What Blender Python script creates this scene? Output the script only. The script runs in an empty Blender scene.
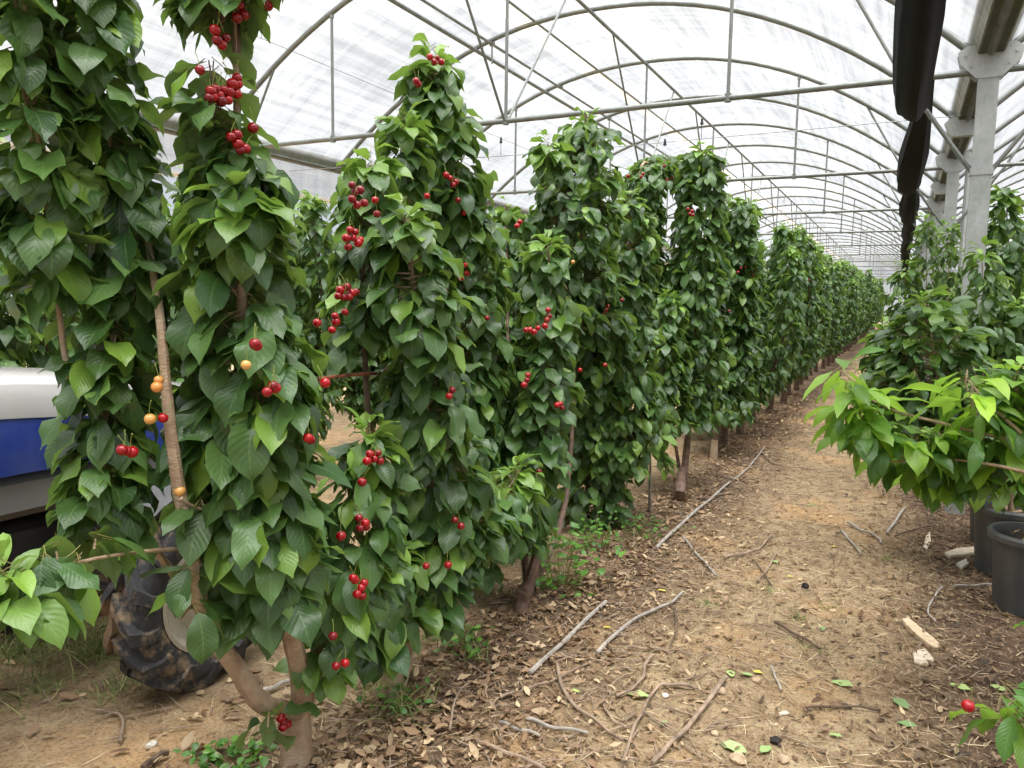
import bpy, math, random
import numpy as np
from mathutils import Vector, Matrix
C = bpy.context.scene.collection
PI = math.pi
R_ = math.radians
# ------------------------------------------------------------------ camera (matched to the photograph's perspective)
F, YAW, PIT, ROL, H = 764.8, 0.4688, 0.1089, 0.0146, 1.6
cy_, sy_ = math.cos(YAW), math.sin(YAW)
FW = np.array([-sy_*math.cos(PIT), cy_*math.cos(PIT), -math.sin(PIT)])
RT0 = np.array([cy_, sy_, 0.0]); UP0 = np.cross(RT0, FW)
RT = math.cos(ROL)*RT0 + math.sin(ROL)*UP0
UPV = np.cross(RT, FW)
CAM = np.array([0, 0, H])
cd = bpy.data.cameras.new('camera'); cam = bpy.data.objects.new('camera', cd); C.objects.link(cam)
cd.sensor_width = 36; cd.lens = F*36/1024; cd.clip_start = .05; cd.clip_end = 400
m = Matrix(((RT[0], UPV[0], -FW[0], 0), (RT[1], UPV[1], -FW[1], 0), (RT[2], UPV[2], -FW[2], H), (0, 0, 0, 1)))
cam.matrix_world = m
bpy.context.scene.camera = cam
def ray(u, v): return FW*F + RT*(u-512) + UPV*(384-v)
def at_x(u, v, X):
    d = ray(u, v); return CAM + d*(X/d[0])
def at_y(u, v, Y):
    d = ray(u, v); return CAM + d*(Y/d[1])
def at_z(u, v, Z=0.0):
    d = ray(u, v); return CAM + d*((Z-H)/d[2])
def depth(p): return float((np.asarray(p)-CAM) @ FW)
# greenhouse measures (from the photograph's perspective)
XL, XR, ZF, RISE, PW, Y1, DY, ZT = -7.542, .458, 3.364, 1.726, 2.17, 6.778, 2.212, 3.327
XC, HW = (XL+XR)/2, (XR-XL)/2
YEND = 64.0
def arch_z(x, c=XC): return ZF + RISE*(1-min(1, abs((x-c)/HW))**PW)

# ------------------------------------------------------------------ object helpers
ORG = {}
def link(o): C.objects.link(o); return o
def tag(o, label=None, cat=None, group=None, kind=None):
    if label: o['label'] = label
    if cat: o['category'] = cat
    if group: o['group'] = group
    if kind: o['kind'] = kind
    return o
def thing(name, label, cat, loc, group=None):
    o = link(bpy.data.objects.new(name, None)); o.location = loc; o.empty_display_size = .1
    ORG[o.name] = np.array(loc, float)
    return tag(o, label, cat, group)
def finish(me, name, mats, parent, smooth=True):
    for mm in (mats if isinstance(mats, (list, tuple)) else [mats]): me.materials.append(mm)
    if smooth: me.polygons.foreach_set('use_smooth', np.ones(len(me.polygons), bool))
    me.update()
    o = link(bpy.data.objects.new(name, me))
    if parent is not None:
        o.parent = parent; ORG[o.name] = ORG[parent.name]
    return o
def copy_tree(o, parent=None, loc=None):
    c = link(o.copy()); c.parent = parent
    for ch in list(o.children):
        copy_tree(ch, c)
    return c
def frame(t):
    t = np.asarray(t, float); t = t/max(np.linalg.norm(t), 1e-9)
    a = np.array([0, 0, 1.0]) if abs(t[2]) < .9 else np.array([1.0, 0, 0])
    s = np.cross(t, a); s /= np.linalg.norm(s)
    return t, s, np.cross(s, t)
class MB:
    def __init__(s): s.v = []; s.f = []; s.m = []
    def add(s, vs, fs, mi=0):
        b = len(s.v); s.v += [tuple(map(float, p)) for p in vs]
        s.f += [tuple(i+b for i in f) for f in fs]; s.m += [mi]*len(fs); return s
    def tube(s, pts, rad, n=8, caps=True, mi=0, wob=0, rng=None):
        pts = [np.asarray(p, float) for p in pts]; k = len(pts)
        if not hasattr(rad, '__len__'): rad = [rad]*k
        vs = []; prev = None
        for i, p in enumerate(pts):
            t = pts[min(i+1, k-1)]-pts[max(i-1, 0)]
            t, a, b = frame(t)
            if prev is not None:
                a = prev-t*(prev@t)
                if np.linalg.norm(a) < 1e-6: a = frame(t)[1]
                a /= np.linalg.norm(a); b = np.cross(a, t)
            prev = a
            for j in range(n):
                w = 1+(rng.uniform(-wob, wob) if wob else 0)
                an = 2*PI*j/n
                vs.append(p+(a*math.cos(an)-b*math.sin(an))*rad[i]*w)
        fs = []
        for i in range(k-1):
            for j in range(n):
                j2 = (j+1) % n
                fs.append((i*n+j, i*n+j2, (i+1)*n+j2, (i+1)*n+j))
        if caps:
            fs.append(tuple(range(n-1, -1, -1))); fs.append(tuple((k-1)*n+j for j in range(n)))
        return s.add(vs, fs, mi)
    def box(s, c, sz, rot=None, bev=0, mi=0):
        c = np.asarray(c, float); hx, hy, hz = [q/2 for q in sz]
        if bev <= 0:
            vs = [np.array([x, y, z]) for x in (-hx, hx) for y in (-hy, hy) for z in (-hz, hz)]
            fs = [(0, 1, 3, 2), (4, 6, 7, 5), (0, 4, 5, 1), (2, 3, 7, 6), (0, 2, 6, 4), (1, 5, 7, 3)]
        else:
            b = min(bev, hx*.9, hy*.9, hz*.9)
            ring = lambda ix, iy, z: [np.array([x, y, z]) for x, y in ((-ix+b, -iy), (ix-b, -iy), (ix, -iy+b), (ix, iy-b), (ix-b, iy), (-ix+b, iy), (-ix, iy-b), (-ix, -iy+b))]
            vs = ring(hx-b, hy-b, -hz)+ring(hx, hy, -hz+b)+ring(hx, hy, hz-b)+ring(hx-b, hy-b, hz)
            fs = [tuple(range(7, -1, -1)), tuple(24+i for i in range(8))]
            for r in range(3):
                for i in range(8):
                    fs.append((r*8+i, r*8+(i+1) % 8, r*8+8+(i+1) % 8, r*8+8+i))
        if rot is not None: vs = [np.asarray(rot) @ q for q in vs]
        return s.add([q+c for q in vs], fs, mi)
    def lathe(s, prof, c, axis='z', n=32, mi=0, cap=False):
        c = np.asarray(c, float); vs = []
        for (r, h) in prof:
            for j in range(n):
                a = 2*PI*j/n; x, y = r*math.cos(a), r*math.sin(a)
                vs.append(c+(np.array([x, y, h]) if axis == 'z' else np.array([h, x, y]) if axis == 'x' else np.array([y, h, x])))
        fs = []
        for i in range(len(prof)-1):
            for j in range(n):
                fs.append((i*n+j, i*n+(j+1) % n, (i+1)*n+(j+1) % n, (i+1)*n+j))
        if cap:
            fs.append(tuple(range(n-1, -1, -1))); fs.append(tuple((len(prof)-1)*n+j for j in range(n)))
        return s.add(vs, fs, mi)
    def loft(s, rings, cap=True, mi=0):
        n = len(rings[0]); vs = [p for r in rings for p in r]; fs = []
        for i in range(len(rings)-1):
            for j in range(n):
                fs.append((i*n+j, i*n+(j+1) % n, (i+1)*n+(j+1) % n, (i+1)*n+j))
        if cap: fs += [tuple(range(n-1, -1, -1)), tuple((len(rings)-1)*n+j for j in range(n))]
        return s.add(vs, fs, mi)
    def build(s, name, mats, parent=None, smooth=True):
        o0 = ORG[parent.name] if parent is not None else np.zeros(3)
        me = bpy.data.meshes.new(name)
        me.from_pydata([tuple(np.array(p)-o0) for p in s.v], [], s.f)
        if any(s.m): me.polygons.foreach_set('material_index', s.m)
        o = finish(me, name, mats, parent, smooth)
        if smooth:
            try: me.set_sharp_from_angle(angle=R_(38))
            except Exception: pass
        return o
def smooth_path(pts, n=4):
    pts = [np.asarray(p, float) for p in pts]
    if len(pts) < 3: return pts
    P = [2*pts[0]-pts[1]]+pts+[2*pts[-1]-pts[-2]]; out = []
    for i in range(1, len(P)-2):
        for k in range(n):
            t = k/n; a, b, c, d = P[i-1:i+3]
            out.append(.5*((2*b)+(c-a)*t+(2*a-5*b+4*c-d)*t*t+(3*b-a-3*c+d)*t**3))
    out.append(pts[-1]); return out

# ------------------------------------------------------------------ materials
def mat(name):
    mm = bpy.data.materials.new(name); mm.use_nodes = True
    nt = mm.node_tree; nt.nodes.clear()
    return mm, nt, nt.nodes, nt.links
def pri(nt, col=(.5, .5, .5), rough=.5, metal=0, spec=.5):
    p = nt.nodes.new('ShaderNodeBsdfPrincipled')
    p.inputs['Base Color'].default_value = (*col, 1); p.inputs['Roughness'].default_value = rough
    p.inputs['Metallic'].default_value = metal; p.inputs['Specular IOR Level'].default_value = spec
    return p
def out(nt, sh):
    o = nt.nodes.new('ShaderNodeOutputMaterial'); nt.links.new(sh, o.inputs['Surface']); return o
def noise(nt, scale, vec=None, detail=4, rough=.55):
    n = nt.nodes.new('ShaderNodeTexNoise'); n.inputs['Scale'].default_value = scale
    n.inputs['Detail'].default_value = detail; n.inputs['Roughness'].default_value = rough
    if vec is not None: nt.links.new(vec, n.inputs['Vector'])
    return n.outputs['Fac']
def ramp(nt, fac, stops, interp='LINEAR'):
    r = nt.nodes.new('ShaderNodeValToRGB'); e = r.color_ramp.elements; r.color_ramp.interpolation = interp
    while len(e) < len(stops): e.new(.5)
    for q, (p, c) in zip(e, stops):
        q.position = p; q.color = (*c, 1) if len(c) == 3 else c
    nt.links.new(fac, r.inputs['Fac']); return r.outputs['Color']
def mix(nt, fac, a, b, mode='MIX'):
    x = nt.nodes.new('ShaderNodeMix'); x.data_type = 'RGBA'; x.blend_type = mode
    if isinstance(fac, (int, float)): x.inputs[0].default_value = fac
    else: nt.links.new(fac, x.inputs[0])
    for i, q in ((6, a), (7, b)):
        if isinstance(q, tuple): x.inputs[i].default_value = (*q, 1)
        else: nt.links.new(q, x.inputs[i])
    return x.outputs[2]
def mth(nt, op, a, b=None, clamp=False):
    x = nt.nodes.new('ShaderNodeMath'); x.operation = op; x.use_clamp = clamp
    for i, q in enumerate((a, b)):
        if q is None: continue
        if isinstance(q, (int, float)): x.inputs[i].default_value = q
        else: nt.links.new(q, x.inputs[i])
    return x.outputs[0]
def objco(nt, scale=None):
    t = nt.nodes.new('ShaderNodeTexCoord').outputs['Object']
    if scale is None: return t
    mp = nt.nodes.new('ShaderNodeMapping'); mp.inputs['Scale'].default_value = scale
    nt.links.new(t, mp.inputs['Vector']); return mp.outputs['Vector']
def bump(nt, h, strength=.3, dist=.01):
    b = nt.nodes.new('ShaderNodeBump'); b.inputs['Strength'].default_value = strength; b.inputs['Distance'].default_value = dist
    nt.links.new(h, b.inputs['Height']); return b.outputs['Normal']
def simple(name, col, rough=.5, metal=0, spec=.5, var=.15, scale=20, bmp=0):
    mm, nt, N, L = mat(name); p = pri(nt, col, rough, metal, spec)
    n = noise(nt, scale, objco(nt))
    d = tuple(max(0, c*(1-var)) for c in col); h = tuple(min(1, c*(1+var)) for c in col)
    L.new(ramp(nt, n, [(.3, d), (.7, h)]), p.inputs['Base Color'])
    if bmp: L.new(bump(nt, n, bmp, .01), p.inputs['Normal'])
    out(nt, p.outputs[0]); return mm

def leaf_material(name, mature, mid, young, under, rough=.37, trans=.20, tcol=(.30, .50, .05), veins=True):
    mm, nt, N, L = mat(name)
    at = N.new('ShaderNodeAttribute'); at.attribute_name = 'tint'
    sp = N.new('ShaderNodeSeparateColor'); L.new(at.outputs['Color'], sp.inputs['Color'])
    base = mix(nt, sp.outputs[0], mature, mid)
    base = mix(nt, sp.outputs[2], base, young)
    hsv = N.new('ShaderNodeHueSaturation'); L.new(base, hsv.inputs['Color'])
    L.new(mth(nt, 'ADD', mth(nt, 'MULTIPLY', sp.outputs[1], .7), .65), hsv.inputs['Value'])
    top = hsv.outputs['Color']
    uv = N.new('ShaderNodeUVMap'); su = N.new('ShaderNodeSeparateXYZ'); L.new(uv.outputs['UV'], su.inputs[0])
    ax = mth(nt, 'ABSOLUTE', mth(nt, 'SUBTRACT', su.outputs[0], .5))
    nrm = None
    if veins:
        lat = mth(nt, 'SINE', mth(nt, 'MULTIPLY', mth(nt, 'SUBTRACT', su.outputs[1], mth(nt, 'MULTIPLY', ax, .55)), 62))
        mid_ = mth(nt, 'LESS_THAN', ax, .022)
        vein = mth(nt, 'MAXIMUM', mth(nt, 'MULTIPLY', mth(nt, 'POWER', mth(nt, 'MAXIMUM', lat, 0), 8), .18), mth(nt, 'MULTIPLY', mid_, .5))
        light = mix(nt, .5, top, (.25, .38, .12))
        top = mix(nt, vein, top, light)
        nrm = bump(nt, mth(nt, 'SUBTRACT', mth(nt, 'MULTIPLY', lat, -.5), mid_), .18, .0025)
    gm = N.new('ShaderNodeNewGeometry')
    col = mix(nt, gm.outputs['Backfacing'], top, mix(nt, .7, top, under))
    p = pri(nt, mature, rough, 0, .5); L.new(col, p.inputs['Base Color'])
    if nrm is not None: L.new(nrm, p.inputs['Normal'])
    tr = N.new('ShaderNodeBsdfTranslucent')
    L.new(mix(nt, .5, mix(nt, 1.0, col, (3.2, 3.2, 1.6), 'MULTIPLY'), tcol), tr.inputs['Color'])
    ms = N.new('ShaderNodeMixShader'); ms.inputs[0].default_value = trans
    L.new(p.outputs[0], ms.inputs[1]); L.new(tr.outputs[0], ms.inputs[2])
    out(nt, ms.outputs[0]); return mm
M = {}
M['leaf'] = leaf_material('cherry_leaf', (.026, .070, .020), (.082, .158, .044), (.25, .41, .045), (.17, .26, .10))
M['leaf_y'] = leaf_material('young_cherry_leaf', (.045, .125, .026), (.09, .20, .035), (.30, .48, .035), (.20, .32, .09), trans=.32)
M['weed'] = leaf_material('weed_leaf', (.06, .16, .03), (.10, .24, .04), (.2, .4, .05), (.2, .3, .1), veins=False)
M['petiole'] = simple('petiole', (.22, .20, .05), .5)
M['dead_leaf'] = leaf_material('dead_leaf', (.15, .085, .045), (.33, .215, .12), (.55, .41, .25), (.38, .27, .17), rough=.7, trans=.08, tcol=(.3, .15, .05), veins=False)
M['fallen_leaf'] = leaf_material('fallen_leaf', (.16, .27, .10), (.30, .42, .16), (.65, .55, .06), (.3, .4, .2), rough=.6, trans=.05)
def bark_mat():
    mm, nt, N, L = mat('bark'); p = pri(nt, rough=.75, spec=.25)
    n1 = noise(nt, 14, objco(nt, (1, 1, .5)), 6); n2 = noise(nt, 60, objco(nt, (1, 1, 3)), 4)
    c = ramp(nt, n1, [(.25, (.26, .165, .10)), (.5, (.52, .385, .255)), (.75, (.70, .57, .41))])
    c = mix(nt, mth(nt, 'MULTIPLY', n2, .5), c, (.17, .09, .055))
    L.new(c, p.inputs['Base Color']); L.new(bump(nt, n2, .6, .01), p.inputs['Normal']); out(nt, p.outputs[0]); return mm
M['bark'] = bark_mat()
M['bark_dark'] = simple('bark_dark', (.15, .09, .062), .7, var=.5, scale=25, bmp=.4)
M['bark_red'] = simple('bark_red', (.23, .07, .035), .6, var=.4, scale=30, bmp=.3)
def cherry_mat(name, a, b):
    mm, nt, N, L = mat(name); p = pri(nt, a, .16, 0, .5)
    oi = N.new('ShaderNodeObjectInfo')
    L.new(ramp(nt, oi.outputs['Random'], [(0, b), (1, a)]), p.inputs['Base Color'])
    p.inputs['Subsurface Weight'].default_value = .0; p.inputs['Subsurface Radius'].default_value = (.01, .003, .002)
    p.inputs['Subsurface Scale'].default_value = .3
    p.inputs['Coat Weight'].default_value = .15
    out(nt, p.outputs[0]); return mm
M['cherry'] = cherry_mat('ripe_cherry', (.46, .004, .010), (.17, .002, .006))
M['cherry_pale'] = cherry_mat('pale_cherry', (.75, .20, .04), (.72, .42, .12))
M['stalk'] = simple('stalk', (.25, .30, .06), .5)
def steel_mat(name, a, b, rough=.45, metal=.55):
    mm, nt, N, L = mat(name); p = pri(nt, a, rough, metal, .5)
    n = noise(nt, 9, objco(nt, (1, 1, .6)), 6, .65)
    v = N.new('ShaderNodeTexVoronoi'); v.inputs['Scale'].default_value = 45; L.new(objco(nt), v.inputs['Vector'])
    f = mth(nt, 'ADD', mth(nt, 'MULTIPLY', n, .75), mth(nt, 'MULTIPLY', v.outputs['Distance'], .12))
    L.new(ramp(nt, f, [(.3, b), (.68, a)]), p.inputs['Base Color'])
    L.new(ramp(nt, n, [(.3, (rough+.15,)*3), (.7, (rough-.08,)*3)]), p.inputs['Roughness'])
    out(nt, p.outputs[0]); return mm
M['steel'] = steel_mat('galvanised_tube', (.31, .325, .31), (.21, .22, .20))
M['post'] = steel_mat('galvanised_post', (.62, .64, .62), (.40, .42, .40), .5, .35)
M['gutter'] = steel_mat('gutter_steel', (.40, .42, .38), (.24, .25, .21), .5, .4)
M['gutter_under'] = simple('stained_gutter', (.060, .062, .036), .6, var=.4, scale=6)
M['wire'] = simple('wire', (.25, .25, .25), .5, .5)
M['black_net'] = None
def net_mat():
    mm, nt, N, L = mat('black_shade_net'); p = pri(nt, (.008, .008, .009), .8, 0, .25)
    w = noise(nt, 300, objco(nt), 1); L.new(bump(nt, w, .5, .002), p.inputs['Normal'])
    out(nt, p.outputs[0]); return mm
M['net'] = net_mat()
M['tie_red'] = simple('red_cord', (.55, .16, .07), .6)
def film_mat():
    mm, nt, N, L = mat('greenhouse_film')
    wr = noise(nt, 1.2, objco(nt, (8, .30, 8)), 6, .65)      # long wrinkles
    st = noise(nt, 1.0, objco(nt, (.35, 6.0, .35)), 5, .65)      # run-off streaks
    cl = noise(nt, .5, objco(nt), 4)
    f = mth(nt, 'ADD', mth(nt, 'ADD', mth(nt, 'MULTIPLY', wr, .45), mth(nt, 'MULTIPLY', st, .3)), mth(nt, 'MULTIPLY', cl, .25))
    col = ramp(nt, f, [(.40, (.46, .47, .48)), (.5, (.74, .745, .755)), (.59, (.93, .93, .93))])
    sp = noise(nt, 1.0, objco(nt, (.5, 5.5, .5)), 4, .7)
    pm = noise(nt, .55, objco(nt), 2)
    dirt = mth(nt, 'MULTIPLY', ramp(nt, sp, [(.60, (0,)*3), (.72, (1,)*3)]), ramp(nt, pm, [(.50, (0,)*3), (.62, (1,)*3)]))
    dirt = mth(nt, 'MULTIPLY', dirt, .55)
    col = mix(nt, dirt, col, (.62, .50, .33))
    tl = N.new('ShaderNodeBsdfTranslucent'); L.new(col, tl.inputs['Color'])
    tp = N.new('ShaderNodeBsdfTransparent'); L.new(mix(nt, .42, (.96, .96, .95), col), tp.inputs['Color'])
    df = N.new('ShaderNodeBsdfDiffuse'); L.new(col, df.inputs['Color'])
    m1 = N.new('ShaderNodeMixShader'); m1.inputs[0].default_value = .78; L.new(tl.outputs[0], m1.inputs[1]); L.new(tp.outputs[0], m1.inputs[2])
    m2 = N.new('ShaderNodeMixShader'); m2.inputs[0].default_value = .10; L.new(m1.outputs[0], m2.inputs[1]); L.new(df.outputs[0], m2.inputs[2])
    out(nt, m2.outputs[0]); return mm
M['film'] = film_mat()
def tan_film():
    mm, nt, N, L = mat('tan_film_band')
    n = noise(nt, 2, objco(nt, (3, .3, 3)), 4)
    col = ramp(nt, n, [(.3, (.70, .60, .46)), (.65, (.86, .82, .75))])
    tl = N.new('ShaderNodeBsdfTranslucent'); L.new(col, tl.inputs['Color'])
    df = N.new('ShaderNodeBsdfDiffuse'); L.new(col, df.inputs['Color'])
    m2 = N.new('ShaderNodeMixShader'); m2.inputs[0].default_value = .35; L.new(tl.outputs[0], m2.inputs[1]); L.new(df.outputs[0], m2.inputs[2])
    out(nt, m2.outputs[0]); return mm
M['tan_film'] = tan_film()
def ground_mat():
    mm, nt, N, L = mat('soil'); p = pri(nt, rough=.9, spec=.15)
    oc = objco(nt)
    big = noise(nt, 1.1, oc, 5, .6); med = noise(nt, 9, oc, 6, .7); fin = noise(nt, 70, oc, 5, .75)
    st = noise(nt, 24, objco(nt, (3, .6, 1)), 3, .7)
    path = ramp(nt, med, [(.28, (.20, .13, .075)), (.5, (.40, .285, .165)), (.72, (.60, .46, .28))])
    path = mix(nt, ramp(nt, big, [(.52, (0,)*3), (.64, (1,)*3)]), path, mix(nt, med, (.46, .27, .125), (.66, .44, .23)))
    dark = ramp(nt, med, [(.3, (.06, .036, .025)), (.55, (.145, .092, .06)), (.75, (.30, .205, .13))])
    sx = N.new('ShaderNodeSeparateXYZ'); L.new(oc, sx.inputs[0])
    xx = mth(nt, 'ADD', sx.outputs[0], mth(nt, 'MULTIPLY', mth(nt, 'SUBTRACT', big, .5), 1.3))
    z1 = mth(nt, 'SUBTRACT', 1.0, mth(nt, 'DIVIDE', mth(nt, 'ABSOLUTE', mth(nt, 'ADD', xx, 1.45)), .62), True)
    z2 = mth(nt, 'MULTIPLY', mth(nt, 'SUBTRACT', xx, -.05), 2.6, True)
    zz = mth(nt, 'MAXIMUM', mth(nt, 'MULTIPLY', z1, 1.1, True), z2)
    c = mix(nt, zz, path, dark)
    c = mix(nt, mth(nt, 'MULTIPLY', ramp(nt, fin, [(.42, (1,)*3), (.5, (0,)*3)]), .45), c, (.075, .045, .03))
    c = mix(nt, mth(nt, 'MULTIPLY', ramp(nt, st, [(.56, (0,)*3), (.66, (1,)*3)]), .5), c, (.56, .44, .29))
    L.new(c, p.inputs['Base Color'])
    def patch(u, v, rad, cc):
        q = at_z(u, v); vm = N.new('ShaderNodeVectorMath'); vm.operation = 'DISTANCE'; L.new(oc, vm.inputs[0]); vm.inputs[1].default_value = tuple(q)
        d = mth(nt, 'ADD', mth(nt, 'DIVIDE', vm.outputs['Value'], rad), mth(nt, 'MULTIPLY', mth(nt, 'SUBTRACT', med, .5), 1.6))
        return mix(nt, mth(nt, 'MULTIPLY', mth(nt, 'SUBTRACT', 1.15, d, True), 1.3, True), c, cc)
    bare = mix(nt, fin, (.42, .25, .115), (.62, .42, .22))
    for u, v, rad in ((745, 735, .42), (690, 760, .3), (110, 735, .55), (230, 760, .35), (850, 452, .45), (60, 625, .4)): c = patch(u, v, rad, bare)
    c = mix(nt, mth(nt, 'MULTIPLY', ramp(nt, noise(nt, 140, oc, 3, .7), [(.42, (1,)*3), (.50, (0,)*3)]), .72), c, (.055, .033, .022))
    hgt = mth(nt, 'ADD', mth(nt, 'MULTIPLY', med, 1.0), mth(nt, 'MULTIPLY', fin, .5))
    L.new(bump(nt, hgt, .9, .035), p.inputs['Normal']); out(nt, p.outputs[0]); return mm
M['soil'] = ground_mat()
M['straw'] = leaf_material('straw', (.34, .24, .13), (.52, .40, .24), (.66, .55, .36), (.5, .4, .25), rough=.7, trans=.05, tcol=(.5, .4, .2), veins=False)
M['grass'] = leaf_material('grass', (.09, .16, .04), (.22, .26, .09), (.42, .40, .18), (.2, .26, .1), rough=.6, trans=.2, veins=False)
M['stick'] = simple('stick_bark', (.30, .215, .15), .8, var=.45, scale=18, bmp=.4)
M['stick_grey'] = simple('stick_grey', (.36, .32, .275), .8, var=.35, scale=22, bmp=.4)
M['stick_dark'] = simple('stick_dark', (.13, .085, .055), .8, var=.4, scale=18, bmp=.4)
M['wood_chip'] = simple('wood_chip', (.56, .42, .27), .75, var=.25, scale=30, bmp=.3)
M['wood_pale'] = simple('wood_pale', (.60, .50, .38), .75, var=.25, scale=30, bmp=.3)
M['stone'] = simple('stone', (.46, .33, .21), .85, var=.3, scale=40, bmp=.4)
M['stone_pale'] = simple('stone_pale', (.62, .57, .48), .85, var=.2, scale=40, bmp=.4)
M['dark_ball'] = simple('dark_ball', (.02, .014, .011), .8, var=.4, scale=80, bmp=.6)
def pot_mat():
    mm, nt, N, L = mat('black_pot'); p = pri(nt, (.02, .022, .023), .45, 0, .5)
    n = noise(nt, 6, objco(nt, (1, 1, .35)), 5); n2 = noise(nt, 40, objco(nt), 3)
    f = mth(nt, 'MULTIPLY', ramp(nt, n, [(.45, (0,)*3), (.7, (1,)*3)]), mth(nt, 'ADD', n2, .2))
    L.new(mix(nt, mth(nt, 'MULTIPLY', f, .55), (.075, .080, .081), (.24, .22, .19)), p.inputs['Base Color'])
    L.new(ramp(nt, n, [(.3, (.4,)*3), (.7, (.7,)*3)]), p.inputs['Roughness']); out(nt, p.outputs[0]); return mm
M['pot'] = pot_mat()
M['potting'] = simple('potting_soil', (.07, .045, .03), .9, var=.6, scale=60, bmp=.8)
def paint(name, col, rough=.25, dust=.3, dc=(.5, .47, .42)):
    mm, nt, N, L = mat(name); p = pri(nt, col, rough, 0, .6)
    n = noise(nt, 5, objco(nt), 5); f = mth(nt, 'MULTIPLY', ramp(nt, n, [(.35, (0,)*3), (.75, (1,)*3)]), dust)
    L.new(mix(nt, f, col, dc), p.inputs['Base Color'])
    p.inputs['Coat Weight'].default_value = .6; p.inputs['Coat Roughness'].default_value = .12
    out(nt, p.outputs[0]); return mm
M['blue'] = paint('blue_paint', (.010, .040, .29), .25, .12)
M['bonnet_top'] = paint('bonnet_top_glare', (.40, .395, .39), .22, .35, (.44, .38, .31))  # pale base colour paints the roof's glare onto the blue bonnet
M['grey_metal'] = paint('grey_metal', (.19, .185, .18), .45, .3, (.28, .25, .2))
M['dark_metal'] = paint('dark_metal', (.015, .015, .017), .5, .25, (.09, .075, .06))
M['guard'] = simple('guard_metal', (.13, .13, .13), .5, .3)
M['silver'] = steel_mat('silver_trim', (.70, .71, .72), (.5, .5, .5), .3, .5)
M['rim'] = paint('rim_paint', (.50, .46, .38), .5, .5, (.40, .31, .2))
M['black_plastic'] = simple('black_plastic', (.012, .012, .013), .35)
M['lamp_glass'] = simple('lamp_glass', (.5, .52, .55), .08, .3)
def tyre_mat():
    mm, nt, N, L = mat('tyre_rubber'); p = pri(nt, rough=.75, spec=.3)
    n = noise(nt, 7, objco(nt), 6, .65); n2 = noise(nt, 50, objco(nt), 3)
    f = ramp(nt, mth(nt, 'ADD', mth(nt, 'MULTIPLY', n, .8), mth(nt, 'MULTIPLY', n2, .2)), [(.49, (0,)*3), (.60, (1,)*3)])
    L.new(mix(nt, f, mix(nt, n2, (.028, .029, .031), (.075, .075, .077)), (.30, .215, .135)), p.inputs['Base Color'])
    L.new(bump(nt, n2, .3, .004), p.inputs['Normal']); out(nt, p.outputs[0]); return mm
M['tyre'] = tyre_mat()

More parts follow.
